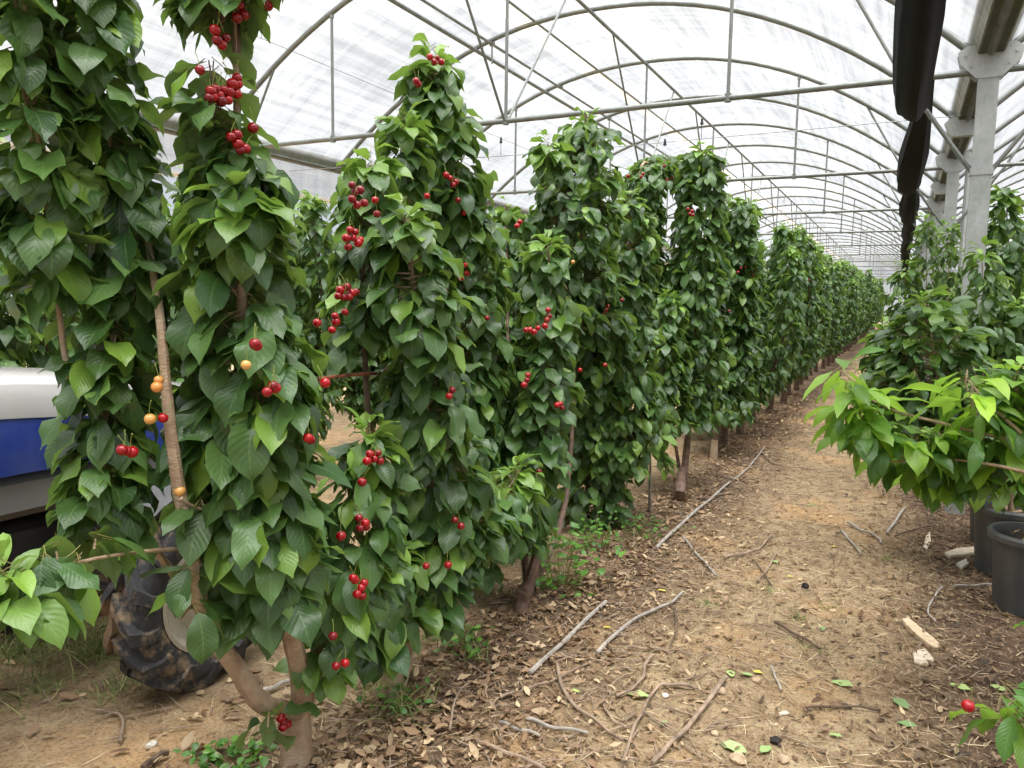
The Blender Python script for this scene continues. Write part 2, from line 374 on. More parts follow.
# ------------------------------------------------------------------ leaves
TPL = {}
def template(lod):
    if lod in TPL: return TPL[lod]
    if lod == 2:
        t = np.array([0, .06, .16, .28, .42, .56, .70, .82, .91, 1.0]); w = np.array([.02, .17, .31, .43, .495, .50, .43, .27, .11, .004]); x = np.array([-1, -.5, 0, .5, 1.])
    elif lod == 1:
        t = np.array([0, .10, .28, .5, .72, .88, 1.0]); w = np.array([.03, .22, .43, .50, .40, .17, .004]); x = np.array([-1, 0, 1.])
    else:
        t = np.array([0, .25, .58, 1.0]); w = np.array([.05, .48, .45, .004]); x = np.array([-1, 0, 1.])
    r, c = len(t), len(x); f = []
    for i in range(r-1):
        for j in range(c-1):
            f.append((i*c+j, i*c+j+1, (i+1)*c+j+1, (i+1)*c+j))
    TPL[lod] = (t, w, x, np.array(f, int)); return TPL[lod]
class Leaves:
    """A batch of leaves: base point, azimuth, start elevation, droop, length, width, roll, fold, waviness, tint."""
    def __init__(s, seed): s.r = np.random.default_rng(seed); s.b = []; s.stem = []
    def add(s, B, az, e0, bend, L, W, roll, fold, wav, tint): s.b.append((B, az, e0, bend, L, W, roll, fold, wav, tint))
    def arrays(s):
        return [np.concatenate([np.asarray(q[i], float).reshape(len(q[0]), -1) for q in s.b]) for i in range(10)]
    def mesh(s, name, mats, parent, lod=1, petiole=False, avoid=None):
        A = s.arrays(); B, az, e0, bend, L, W, roll, fold, wav, tint = [a if a.shape[1] > 1 else a[:, 0] for a in A]
        if avoid is not None and len(avoid):
            mid = B+np.stack([np.cos(az)*np.cos(e0-bend*.5), np.sin(az)*np.cos(e0-bend*.5), np.sin(e0-bend*.5)], 1)*(L*.45)[:, None]
            keep = np.ones(len(B), bool)
            for q in avoid:
                d = CAM-q; d = d/np.linalg.norm(d)
                for P, rr in ((mid, .036), (B, .018)):
                    rel = P-q; t = rel@d; perp = np.linalg.norm(rel-t[:, None]*d, axis=1)
                    keep &= ~((t > -.015) & (t < .22) & (perp < rr))
            B, az, e0, bend, L, W, roll, fold, wav, tint = [q[keep] for q in (B, az, e0, bend, L, W, roll, fold, wav, tint)]
        n = len(B); t, w, x, fc = template(lod); Rn, Cn = len(t), len(x)
        tm = np.concatenate([[0], (t[1:]+t[:-1])/2])
        e = e0[:, None]-bend[:, None]*tm[None, :]
        ca, sa = np.cos(az)[:, None], np.sin(az)[:, None]
        d = np.stack([np.cos(e)*ca, np.cos(e)*sa, np.sin(e)], -1)
        seg = np.concatenate([[0], np.diff(t)])[None, :, None]*L[:, None, None]
        cpos = B[:, None, :]+np.cumsum(d*seg, 1)
        et = e0[:, None]-bend[:, None]*t[None, :]
        f = np.stack([np.cos(et)*ca, np.cos(et)*sa, np.sin(et)], -1)
        s0 = np.stack([np.sin(az), -np.cos(az), np.zeros(n)], -1)[:, None, :]*np.ones((1, Rn, 1))
        n0 = np.cross(s0, f)
        cr, sr = np.cos(roll)[:, None, None], np.sin(roll)[:, None, None]
        sd = s0*cr+n0*sr; nn = np.cross(sd, f)
        ww = w[None, :, None]*W[:, None, None]
        ph = s.r.uniform(0, 6.28, (n, 1, 1)); sidep = np.where(x >= 0, 0, 1.7)[None, None, :]
        off = fold[:, None, None]*np.abs(x)[None, None, :]*ww+wav[:, None, None]*W[:, None, None]*np.abs(x)[None, None, :]*np.sin(t[None, :, None]*11+ph+sidep)*(np.sin(t*PI)[None, :, None]+.05)
        V = cpos[:, :, None, :]+sd[:, :, None, :]*(x[None, None, :]*ww)[..., None]+nn[:, :, None, :]*off[..., None]+sd[:, :, None, :]*(s.r.normal(0, .09, n)[:, None]*L[:, None]*t[None, :]**2)[:, :, None, None]
        V = V.reshape(-1, 3)
        Fc = (np.arange(n)[:, None, None]*(Rn*Cn)+fc[None]).reshape(-1, 4)
        uvt = np.stack([np.tile((x+1)/2, Rn), np.repeat(t, Cn)], 1); UV = np.tile(uvt, (n, 1))
        TN = np.repeat(np.concatenate([tint, np.ones((n, 1))], 1), Rn*Cn, 0)
        mi = np.zeros(len(Fc), int)
        if petiole:
            anchor = B-np.stack([np.cos(az), np.sin(az), np.full(n, -.5)], 1)*.035
            fx = np.stack([np.cos(az)*0-np.sin(az), np.cos(az), az*0], 1)*.0016; fz = np.array([[0, 0, .0016]])
            pv = np.stack([anchor-fx, anchor+fx, anchor+fz, B-fx, B+fx, B+fz], 1).reshape(-1, 3)
            o = len(V); pf = np.array([[0, 1, 4, 3], [1, 2, 5, 4], [2, 0, 3, 5]])
            Fc = np.concatenate([Fc, (o+np.arange(n)[:, None, None]*6+pf[None]).reshape(-1, 4)]); V = np.concatenate([V, pv])
            UV = np.concatenate([UV, np.zeros((len(pv), 2))]); TN = np.concatenate([TN, np.zeros((len(pv), 4))])
            mi = np.concatenate([mi, np.ones(n*3, int)])
        o0 = ORG[parent.name] if parent is not None else np.zeros(3)
        return quad_mesh(name, V-o0, Fc, UV, TN, mi, mats, parent)
def quad_mesh(name, V, Fc, UV, TN, mi, mats, parent):
    me = bpy.data.meshes.new(name); nf = len(Fc)
    me.vertices.add(len(V)); me.vertices.foreach_set('co', V.astype(np.float32).ravel())
    me.loops.add(nf*4); me.loops.foreach_set('vertex_index', Fc.astype(np.int32).ravel())
    me.polygons.add(nf); me.polygons.foreach_set('loop_start', np.arange(0, nf*4, 4, dtype=np.int32))
    me.polygons.foreach_set('material_index', mi.astype(np.int32))
    me.update(calc_edges=True)
    uv = me.uv_layers.new(name='UVMap'); uv.data.foreach_set('uv', UV[Fc.ravel()].astype(np.float32).ravel())
    at = me.attributes.new('tint', 'FLOAT_COLOR', 'POINT'); at.data.foreach_set('color', TN.astype(np.float32).ravel())
    return finish(me, name, mats, parent)

def column(lv, pts, rad, dens=300, L=(.11, .175), aspect=.54, young=.16, e0=(-28, 19), bend=(28, 72), tip=True, spread=.75, twigs=None, per=5, ymax=.7):
    """Leaves on short spurs all round a leader; pts are world points, rad the foliage radius at each (m)."""
    r = lv.r; pts = np.array(pts, float); rad = np.array(rad, float)
    seg = np.linalg.norm(np.diff(pts, axis=0), axis=1); cum = np.concatenate([[0], np.cumsum(seg)]); T = cum[-1]
    lm = (L[0]+L[1])/2
    n = max(2, int(T*dens*1.4*np.mean(rad)/.18/per))
    wgt = np.interp(np.linspace(0, T, 200), cum, rad); cdf = np.cumsum(wgt); cdf /= cdf[-1]
    s = np.interp((np.arange(n)+r.uniform(0, 1, n))/n, np.concatenate([[0], cdf]), np.linspace(0, T, 201))
    c = np.stack([np.interp(s, cum, pts[:, k]) for k in range(3)], 1); R = np.interp(s, cum, rad)
    az = np.arange(n)*2.39996+r.uniform(0, 6.28)+r.normal(0, .4, n)
    rr = np.maximum(R-lm*.72, .012)*r.uniform(.35, 1.15, n)
    tipz = r.uniform(-.03, .05, n)
    sp = c+np.stack([np.cos(az)*rr, np.sin(az)*rr, tipz], 1)
    if twigs is not None:
        for i in range(0, n): twigs.tube([c[i]-[0, 0, .02], sp[i]], [.004, .0025], 4, False)
    k = per; az2 = (az[:, None]+r.normal(0, spread, (n, k))).ravel(); B = np.repeat(sp, k, 0)
    off = r.uniform(.015, .05, len(B)); B = B+np.stack([np.cos(az2)*off, np.sin(az2)*off, r.uniform(-.03, .03, len(B))], 1)
    q = len(B); Ls = r.uniform(L[0], L[1], q)*np.where(r.random(q) < .15, .65, 1)
    yo = np.where(r.random(q) < young, r.uniform(.2, ymax, q), r.uniform(0, .08, q))
    tint = np.stack([np.clip(r.normal(.42, .34, q), 0, 1), np.clip(r.normal(.5, .25, q), 0, 1), yo], 1)
    lv.add(B, az2, np.radians(r.normal(e0[0], e0[1], q)), np.radians(r.uniform(bend[0], bend[1], q)), Ls, Ls*aspect*r.uniform(.85, 1.12, q),
           r.normal(0, .32, q), r.uniform(-.25, .45, q), r.uniform(.02, .20, q), tint)
    if tip:
        top = pts[0]
        for q, hi, el, yy in ((10, .05, (20, 75), (.25, .8)), (20, .0, (-15, 30), (.12, .5))):
            az3 = np.arange(q)*2.4+r.normal(0, .4, q); B = top+np.stack([np.cos(az3)*.025, np.sin(az3)*.025, hi+r.uniform(-.05, .04, q)], 1)
            Ls = r.uniform(.06, L[1]*.75, q) if hi else r.uniform(L[0]*.95, L[1], q)
            lv.add(B, az3, np.radians(r.uniform(*el, q)), np.radians(r.uniform(45, 105, q)), Ls, Ls*(.42 if hi else aspect*.95), r.normal(0, .3, q), r.uniform(-.1, .5, q), r.uniform(.02, .16, q),
                   np.stack([r.uniform(.4, 1, q), r.uniform(.45, .85, q), r.uniform(*yy, q)], 1))

# cherry shared meshes
def cherry_mesh(name, mm):
    b = MB(); prof = []
    for i in range(11):
        a = PI*i/10; rr = math.sin(a); z = math.cos(a)
        if i == 0: z = .80
        if i == 1: z = .93
        prof.append((max(rr, .002)*.0138, z*.0132))
    b.lathe(prof, (0, 0, 0), 'z', 14); me = bpy.data.meshes.new(name)
    me.from_pydata(b.v, [], b.f); me.materials.append(mm); me.polygons.foreach_set('use_smooth', np.ones(len(b.f), bool)); return me
CH = {'r': cherry_mesh('cherry', M['cherry']), 'y': cherry_mesh('pale_cherry', M['cherry_pale'])}
_b = MB(); _b.tube(smooth_path([(0, 0, .010), (.003, .001, .028), (.011, .003, .048)], 3), [.0009]*6+[.0016], 5)
STALK = bpy.data.meshes.new('stalk'); STALK.from_pydata(_b.v, [], _b.f); STALK.materials.append(M['stalk'])
def cherry(parent, pos, kind, rng, stalk=True):
    o = link(bpy.data.objects.new('cherry', CH[kind])); o.parent = parent
    o.location = pos-ORG[parent.name]; o.rotation_euler = (rng.uniform(-.4, .4), rng.uniform(-.4, .4), rng.uniform(0, 6.28))
    k = rng.uniform(.9, 1.14); o.scale = (k, k, k)
    if kind == 'y': o['label'] = 'unripe yellow cherry'
    if stalk:
        s = link(bpy.data.objects.new('stalk', STALK)); s.parent = o
def px_path(path, X, X0=None, plane='x'):
    res = []
    for i, q in enumerate(path):
        if len(q) > 2 and plane == 'x' and X0 == 'own': res.append(at_x(q[0], q[1], q[2])); continue
        x = X if (X0 is None or i > 1) else (X0 if i == 0 else (X+X0)/2)
        res.append(at_x(q[0], q[1], x) if plane == 'x' else at_y(q[0], q[1], x))
    return res
def px_rad(path, pts): return [q[2]*depth(p)/F for q, p in zip(path, pts)]

def measured_tree(label, base, trunk_r, branches, cherries=(), seed=1, lod=2, group=None, cat='tree', trunk=None, name='cherry_tree', stalks=True, leafmat='leaf', bark='bark', root=None):
    """A cherry tree: trunk, one 'branch' per leader (> foliage), cherries (> stalk)."""
    rng = random.Random(seed)
    base = np.array(base, float)
    t = root if root is not None else thing(name, label, cat, base, group)
    if trunk is not None:
        b = MB(); tp = smooth_path(trunk, 4)
        b.tube(tp, list(np.linspace(trunk_r[0], trunk_r[1], len(tp))), 12, True, wob=.07, rng=rng)
        b.build('trunk', M[bark], t)
    avoid = []
    for u, v, X, kind in cherries: avoid.append(at_x(u, v, X))
    for k, br in enumerate(branches):
        X, plane = br['at'], br.get('plane', 'x')
        pts = px_path(br['path'], X, br.get('at0'), plane)
        if 'start' in br: pts = [np.array(br['start'], float)]+pts
        pp = smooth_path(pts, 4); b = MB()
        b.tube(pp, list(br['r'][1]+(br['r'][0]-br['r'][1])*(1-np.linspace(0, 1, len(pp)))**1.7), 9, True, wob=.08, rng=rng)
        lv = Leaves(seed*31+k)
        for fo in br['fol']:
            fp = px_path(fo, br.get('fat', X), None, plane)
            column(lv, fp, px_rad(fo, fp), twigs=b if lod == 2 else None, **br.get('kw', {}))
        bo = b.build('branch', M[br.get('bark', bark)], t)
        lv.mesh('foliage', [M[leafmat], M['petiole']], bo, lod, lod == 2, avoid)
    for (u, v, X, kind), q in zip(cherries, avoid): cherry(t, q, kind, rng, stalks)
    return t
def cl(lst, X, kind='r'): return [(u, v, X, kind) for u, v in lst]

# ------------------------------------------------------------------ setting: ground, roof film, end and side walls
gv = []; gf = []
gx = [-60, -20, -9, -6, -4, -3, -2, -1, 0, 1, 2, 4, 9, 20, 60]; gy = [-12, -4, 0, 2, 4, 6, 9, 13, 20, 30, 45, 66, 120]
b = MB(); W_ = len(gx)
b.add([(x, y, 0) for y in gy for x in gx], [(j*W_+i, j*W_+i+1, (j+1)*W_+i+1, (j+1)*W_+i) for j in range(len(gy)-1) for i in range(W_-1)])
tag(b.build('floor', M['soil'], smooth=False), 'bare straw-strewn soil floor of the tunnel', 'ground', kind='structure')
def film_bay(c, name, label):
    b = MB(); xs = np.linspace(-HW, HW, 41); ys = list(np.arange(-1.5, YEND+.1, 2.0)); vs = []
    for y in ys:
        for x in xs: vs.append((c+x, y, arch_z(c+x, c)+.045+.012*math.sin(x*9+y*1.7)*math.sin(y*2.1)))
    n = len(xs)
    fs = [(j*n+i, j*n+i+1, (j+1)*n+i+1, (j+1)*n+i) for j in range(len(ys)-1) for i in range(n-1)]
    b.add(vs, fs); tag(b.build(name, M['film']), label, 'roof', kind='structure')
film_bay(XC, 'ceiling', 'milky plastic film stretched over the hoops of the main tunnel')
film_bay(XR+HW, 'ceiling_side', 'milky plastic film over the neighbouring tunnel on the right')
def wall_end(c, name, label):
    b = MB(); xs = np.linspace(-HW, HW, 31)
    vs = [(c+x, YEND, 0) for x in xs]+[(c+x, YEND, arch_z(c+x, c)+.04) for x in xs]; n = len(xs)
    b.add(vs, [(i, i+1, n+i+1, n+i) for i in range(n-1)]); tag(b.build(name, M['film'], smooth=False), label, 'wall', kind='structure')
wall_end(XC, 'wall_end', 'milky film end wall of the tunnel'); wall_end(XR+HW, 'wall_end_side', 'film end wall of the right-hand tunnel')
b = MB(); ys = np.arange(-1.5, YEND+.1, 1.0); vs = []
for y in ys:
    for k, z in enumerate((3.52, 3.36, 3.2, 3.04)): vs.append((XL-.185-.02*math.sin(y*1.3+k), y, z))
b.add(vs, [(j*4+i, j*4+i+1, j*4+5+i, j*4+4+i) for j in range(len(ys)-1) for i in range(3)])
sw = tag(b.build('wall_left', M['film']), 'film strip hanging below the left gutter', 'wall', kind='structure')
b = MB(); b.tube([(XL-.19, y, 3.02+.012*math.sin(y*.9)) for y in ys], .03, 8)
tag(b.build('trim_1', M['tan_film']), 'rolled tan lower edge of the left side film', 'trim', kind='structure')
# tan overlap bands where film sheets meet at the ridge
b = MB(); ys = np.arange(-2, YEND, 1.0)
for x0, x1 in ((-4.52, -4.31),):
    vs = []
    for y in ys:
        w = .05*math.sin(y*.8)
        for x in (x0-w, (x0+x1)/2, x1): vs.append((x, y, arch_z(x)+.022))
    b.add(vs, [(j*3+i, j*3+i+1, j*3+4+i, j*3+3+i) for j in range(len(ys)-1) for i in range(2)])
tag(b.build('trim_2', M['tan_film']), 'tan band where two roof sheets overlap near the ridge', 'trim', kind='structure')

# ------------------------------------------------------------------ steel frame
ORD = ['first', 'second', 'third', 'fourth', 'fifth', 'sixth', 'seventh', 'eighth', 'ninth', 'tenth', 'eleventh', 'twelfth']
NH = 27
STL, STR = at_y(333, 138, Y1)[0]-XC, at_y(728, 96, Y1)[0]-XC
def hoop(k, side, label, group=None):
    c = XC if side == 0 else XR+HW
    Y = Y1+(k-1)*DY; far = k > 12
    t = thing('roof_hoop', label, 'roof hoop', (c, Y, ZF), group)
    xs = np.linspace(-HW+.06, HW-.06, 33 if not far else 25)
    b = MB(); b.tube([(c+x, Y, arch_z(c+x, c)) for x in xs], .03, 8 if far else 10); b.build('hoop_tube', M['steel'], t)
    if k % 2 == 1:
        b = MB(); b.tube([(c-HW+.03, Y, ZT), (c+HW-.03, Y, ZT)], .025, 8 if far else 10); b.build('tie_bar', M['steel'], t)
        for x in (STL, 0, STR):
            b = MB(); b.tube([(c+x, Y, ZT), (c+x, Y, arch_z(c+x, c))], .016, 6)
            if not far: b.tube([(c+x, Y, ZT-.034), (c+x, Y, ZT+.034)], .03, 6); b.tube([(c+x, Y, arch_z(c+x, c)-.06), (c+x, Y, arch_z(c+x, c)+.01)], .024, 6)
            b.build('strut', M['steel'], t)
        for s in (-1, 1):
            b = MB(); b.tube([(c, Y+.03*s, ZT), (c+.0, Y+1.5*s, arch_z(c, c)-.04)], .014, 6); b.build('ridge_strut', M['steel'], t)
            b = MB(); xa, xb = c+s*(HW-1.05), c+s*(HW-.56)
            b.tube([(xa, Y, arch_z(xa, c)), (xb, Y, ZT)], .014, 6); b.build('brace', M['steel'], t)
            b = MB(); b.tube([(xb, Y, ZT), (c+s*(HW-.06), Y, 2.60)], .018, 6); b.build('knee_brace', M['steel'], t)
    elif side == 0:
        for x in (-4.91,):
            b = MB(); b.tube([(x, Y, arch_z(x)-.30), (x, Y, arch_z(x)+.02)], .011, 6); b.tube([(x-.03, Y, arch_z(x)-.06), (x+.03, Y, arch_z(x)-.06)], .022, 6)
            b.build('hanger', M['steel'], t)
    if side == 0 and k % 2 == 0:
        b = MB(); o_ = [(-.20, .05), (-.13, -.08), (.13, -.08), (.20, .05), (.14, .10), (-.14, .10)]
        b.loft([[np.array([XR+p, Y-.05, ZF+q]) for p, q in o_], [np.array([XR+p, Y+.05, ZF+q]) for p, q in o_]]); b.build('foot_bracket', M['post'], t, False)
    if side == 0:
        x = -4.91; z = arch_z(x)
        b = MB(); b.tube([(x-.035, Y, z-.045), (x+.035, Y, z-.045)], .02, 6); b.build('clamp', M['steel'], t)
    return t
for k in range(0, NH+1):
    Y = Y1+(k-1)*DY
    if k <= 9:
        kind = 'with tie bar' if k % 2 else 'without tie bar'
        hoop(k, 0, f'{ORD[k]} grey roof hoop of the main tunnel counted from the camera, {kind}')
    else:
        hoop(k, 0, 'distant grey steel roof hoop among the close-packed far arches of the main tunnel', 'far roof hoops of the main tunnel')
for k in range(1, NH+1):
    if k <= 4:
        hoop(k, 1, f'{ORD[k-1]} grey roof hoop of the right-hand tunnel, springing from the right gutter')
    else:
        hoop(k, 1, 'grey steel roof hoop of the right-hand tunnel glimpsed behind the posts', 'hoops of the right-hand tunnel')
def purlin(x, r, dz, label, c=XC):
    b = MB(); z = arch_z(x, c)+dz
    b.tube([(x, 2.0, z), (x, YEND-.1, z)], r, 8)
    tag(b.build('roof_purlin', M['steel']), label, 'purlin')
purlin(-3.542, .022, -.05, 'grey steel ridge purlin running down the centre of the roof')
purlin(-5.13, .026, -.05, 'outer of two parallel grey purlins on the left roof slope')
purlin(-4.91, .018, -.055, 'inner thinner purlin of the pair on the left roof slope')
purlin(-4.31, .016, .018, 'thin purlin along the edge of the tan roof band')
def gutter(x, label):
    ZF = 3.364+.07
    t = thing('rain_gutter', label, 'gutter', (x, 0, ZF))
    prof = [(-.145, .16), (-.125, .16), (-.075, .045), (.075, .045), (.125, .16), (.145, .16), (.145, .145), (.088, .03), (.088, .012), (-.088, .012), (-.088, .03), (-.145, .145)]
    b = MB(); b.loft([[np.array([x+px, y, ZF+pz]) for px, pz in prof] for y in (-5, 20, 40, YEND)]); b.build('channel', M['gutter'], t, False)
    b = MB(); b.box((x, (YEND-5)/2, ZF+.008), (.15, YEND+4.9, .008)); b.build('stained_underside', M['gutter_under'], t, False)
gutter(XR, 'grey steel roof gutter with dark stained underside, overhead on the right')
gutter(XL, 'grey steel roof gutter along the left edge of the tunnel')
def post(x, k, label, group=None, pipe=False):
    Y = Y1+(k-1)*DY; t = thing('steel_post', label, 'post', (x, Y, 0), group)
    w, d, th = .066, .045, .006
    b = MB(); b.box((x, Y-d, 1.70), (2*w, th, 3.40)); b.box((x-w+th/2, Y, 1.70), (th, 2*d, 3.40)); b.box((x+w-th/2, Y, 1.70), (th, 2*d, 3.40)); b.box((x, Y+d, 1.70), (2*w, th, 3.40)); b.box((x, Y, 2.60), (2*w+.02, 2*d+.02, .05))
    b.build('channel', M['post'], t, False)
    b = MB(); out_ = [(-.08, -.15), (.08, -.15), (.19, -.02), (.21, .08), (.15, .13), (-.15, .13), (-.21, .08), (-.19, -.02)]
    for yy in (Y-d-.014, Y+d+.004): b.loft([[np.array([x+a, yy, ZF+.03+c*.85]) for a, c in out_], [np.array([x+a, yy+.008, ZF+.03+c*.85]) for a, c in out_]])
    for a, c in ((-.12, -.04), (-.16, .05), (.12, -.04), (.16, .05), (-.1, .1), (.1, .1)): b.tube([(x+a, Y-d-.022, ZF+.03+c*.85), (x+a, Y-d-.004, ZF+.03+c*.85)], .011, 6)
    b.build('bracket', M['post'], t, False)
    if pipe:
        b = MB(); b.tube([(x+.16, Y+.02, 0), (x+.16, Y+.02, 3.3)], .03, 8); b.build('downpipe', M['post'], t)
for k in range(1, NH+1, 2):
    i = k//2
    if i < 4: post(XR, k, ['nearest galvanised steel post on the right, standing among the potted trees', 'second galvanised post from the camera, a thin downpipe beside it', 'third galvanised post in the right-hand line', 'fourth galvanised post in the right-hand line, small in the distance'][i], pipe=(i == 1))
    else: post(XR, k, 'far galvanised post under the right gutter, almost hidden by foliage', 'far posts of the right-hand line')
for k in range(3, 18, 2): post(XL, k, 'galvanised post under the left gutter, mostly hidden behind the cherry rows', 'posts of the left gutter')
# wires and little sprinklers
b = MB(); b.tube([(XL+.1, 8.0, 3.28), (XC, 8.0, 3.245), (XR-.1, 8.0, 3.28)], .004, 5); tag(b.build('support_wire', M['wire']), 'thin wire stretched across the tunnel just behind the first tie bar', 'wire')
b = MB(); b.tube([(-6.3, -2, 4.35), (-6.3, YEND-1, 4.35)], .004, 5); tag(b.build('support_wire', M['wire']), 'thin wire running lengthwise under the left roof slope', 'wire')
for (u, v, lab) in ((501, 140, 'small black sprinkler hanging from the cross wire beside the tall cherry tree'), (702, 121, 'small black sprinkler hanging right of the tall arching tree'), (665, 142, 'small black sprinkler hanging lowest, above the arching branch')):
    p = at_y(u, v, 8.0); t = thing('sprinkler', lab, 'sprinkler', p)
    b = MB(); b.tube([p+[0, 0, .03], (p[0], p[1], 3.262)], .003, 5); b.build('hose', M['black_plastic'], t)
    b = MB(); b.lathe([(.004, .035), (.012, .02), (.014, -.01), (.02, -.03), (.004, -.04)], p, 'z', 10, cap=True); b.build('nozzle', M['black_plastic'], t)
# furled black shade net slung along the gutter, looping between tie bars
t = thing('shade_net', 'furled black shade net slung in sagging loops along the right gutter', 'shade net', (0, Y1, ZT))
rng = random.Random(5)
bars = [Y1+(k-1)*DY for k in range(-1, NH+1, 2)]
for i in range(len(bars)-1):
    ya, yb = bars[i], bars[i+1]; low = [2.86, 2.99, 3.05, 3.08][min(i, 3)]
    rings = []; n = 26; K = 20
    for j in range(n+1):
        s = j/n; y = ya+(yb-ya)*s
        # belly hangs low, with the deepest point nearer the far bar
        g = math.sin(PI*s**1.6)**.8 if 0 < s < 1 else 0
        z = ZT+.01-(ZT+.02-low)*g*.95; x = [.02, .055, .06, .05][min(i, 3)]-.07*g+.02*math.sin(i*2.1+s*3)
        r = .04+(.075 if i == 0 else .10)*min(1, g*1.3)
        rings.append([np.array([x+math.cos(2*PI*a/K)*r*(.85+.12*math.sin(a*3.7+i)+.05*math.sin(a*7+s*5)), y, z+math.sin(2*PI*a/K)*r*1.15*(.9+.1*math.sin(a*5.1+i*2+s*2))]) for a in range(K)])
    b = MB(); b.loft(rings); b.build('net_loop', M['net'], t)
    b = MB(); b.tube([(-.03+.058*math.cos(a), yb, ZT+.062*math.sin(a)) for a in np.linspace(0, 2*PI, 13)], .008, 6); b.build('tie_cord', M['tie_red'] if i in (1, 2) else M['wire'], t)

# ------------------------------------------------------------------ cherry trees of the near row, measured one by one
XT = -1.75
g0 = at_z(297, 764); g0z = np.array([-1.77, g0[1], 0.0])
stem_fork = at_x(297, 714, -1.77)
tree1 = measured_tree('nearest cherry tree, pale forked trunk leaning left, fruit up its bare stem', g0z, (.060, .048), [
    dict(path=[(297, 714, -1.77), (262, 703, -1.75), (236, 668, -1.74), (207, 622, -1.73), (190, 545, -1.72), (176, 470, -1.72), (167, 395, -1.73), (159, 310, -1.78), (140, 200, -1.93), (105, 60, -1.97), (84, -60, -1.97)], at=-1.74, at0='own', r=(.037, .008), fat=-1.93,
         fol=[[(82, -75, 32), (96, 60, 32), (112, 150, 38), (130, 240, 46), (122, 320, 44)], [(112, 330, 46), (108, 400, 44), (104, 470, 44), (96, 530, 34)], [(200, 330, 26), (202, 420, 24)]], kw=dict(dens=380, tip=False, L=(.105, .17))),
    dict(path=[(207, 622), (150, 540), (80, 420), (52, 250), (30, 60), (18, -70)], at=-1.99, r=(.014, .005),
         fol=[[(8, -80, 34), (20, 60, 34), (34, 160, 38), (50, 250, 38), (62, 300, 30)]], kw=dict(dens=380, tip=False, L=(.105, .17))),
    dict(path=[(190, 548), (140, 552), (80, 562), (30, 580), (6, 590)], at=-1.78, r=(.007, .003),
         fol=[[(4, 592, 25), (28, 580, 30), (62, 560, 24), (104, 535, 28)]], kw=dict(dens=260, tip=True, young=.3)),
    dict(path=[(190, 552), (186, 540), (180, 535)], at=-1.70, r=(.008, .004),
         fol=[[(204, 548, 24), (196, 585, 20), (185, 605, 16)]], kw=dict(dens=230, tip=False)),
    dict(path=[(181, 498), (192, 506), (204, 510)], at=-1.70, r=(.006, .004), fol=[[(206, 495, 12), (206, 530, 16)]], kw=dict(dens=200, tip=False, L=(.09, .14))),
    dict(path=[(297, 714), (302, 690), (288, 620), (265, 520), (250, 420), (243, 320), (238, 200), (237, 100), (236, 0), (235, -90)], at=-1.66, at0=-1.77, r=(.042, .0075), bark='bark',
         fol=[[(236, 212, 36), (239, 255, 58), (246, 340, 70), (252, 440, 76), (258, 530, 76), (262, 575, 64), (268, 606, 36)]], kw=dict(dens=330, L=(.12, .19), young=.14)),
    dict(path=[(240, 260), (238, 225), (235, 212)], at=-1.62, r=(.01, .006), fol=[[(233, 212, 34), (236, 240, 50)]], kw=dict(dens=380, L=(.13, .19), young=.5, ymax=.35)),
    dict(path=[(237, 60), (236, 0), (235, -95)], at=-1.661, r=(.012, .008), bark='bark_dark',
         fol=[[(230, -80, 50), (222, 22, 42)], [(212, 72, 22), (214, 100, 40), (216, 118, 30)], [(238, 135, 20), (236, 168, 40), (236, 200, 44)]], kw=dict(dens=850, tip=False, L=(.085, .14), young=.2)),
    dict(path=[(302, 706), (320, 640), (342, 560), (360, 470), (366, 436)], at=-1.62, at0=-1.77, r=(.028, .006), bark='bark_dark',
         fol=[[(368, 446, 30), (362, 500, 44), (350, 560, 48), (338, 630, 42)]], kw=dict(dens=320, L=(.10, .17), young=.16)),
    dict(path=[(305, 708), (315, 690), (320, 668)], at=-1.66, at0=-1.77, r=(.012, .005), fol=[[(322, 660, 18), (320, 685, 34)]], kw=dict(dens=260, L=(.09, .15))),
    dict(path=[(294, 724), (282, 718), (272, 716)], at=-1.66, at0=-1.75, r=(.007, .003), fol=[[(268, 716, 6), (267, 728, 10)]], kw=dict(dens=300, tip=False, L=(.12, .15))),
], cherries=cl([(237, 78), (232, 84), (229, 92), (224, 90), (219, 95), (216, 89), (228, 100), (238, 84), (213, 97), (221, 101), (211, 91), (237, 94), (209, 98)], -1.62)
    + cl([(237, 135), (231, 137), (238, 144), (245, 149), (253, 128), (240, 150), (222, 45), (217, 40), (226, 38), (240, 5), (244, 15), (237, 18), (264, 3), (268, 6), (200, 70), (215, 30)], -1.60)
    + cl([(257, 346), (255, 344), (275, 388), (267, 392), (273, 386), (308, 438), (311, 440), (325, 383)], -1.42) + cl([(246, 365)], -1.42, 'y')
    + cl([(163, 418), (127, 451), (122, 450), (132, 452)], -1.70) + cl([(150, 419), (157, 387), (180, 491), (159, 380)], -1.71, 'y')
    + cl([(374, 459), (378, 453), (367, 461), (370, 454), (380, 461), (365, 523), (359, 518), (366, 527), (360, 528), (355, 580), (361, 588), (357, 594), (364, 583), (353, 578), (362, 596), (333, 636), (336, 666), (345, 663), (341, 536), (362, 482)], -1.46)
    + cl([(284, 722), (281, 718), (287, 724), (283, 727)], -1.68), seed=11,
    trunk=[g0z-[0, 0, .03], at_x(296, 745, -1.77), at_x(297, 708, -1.77)])
g = at_z(394, 692); g[0] = g[0]
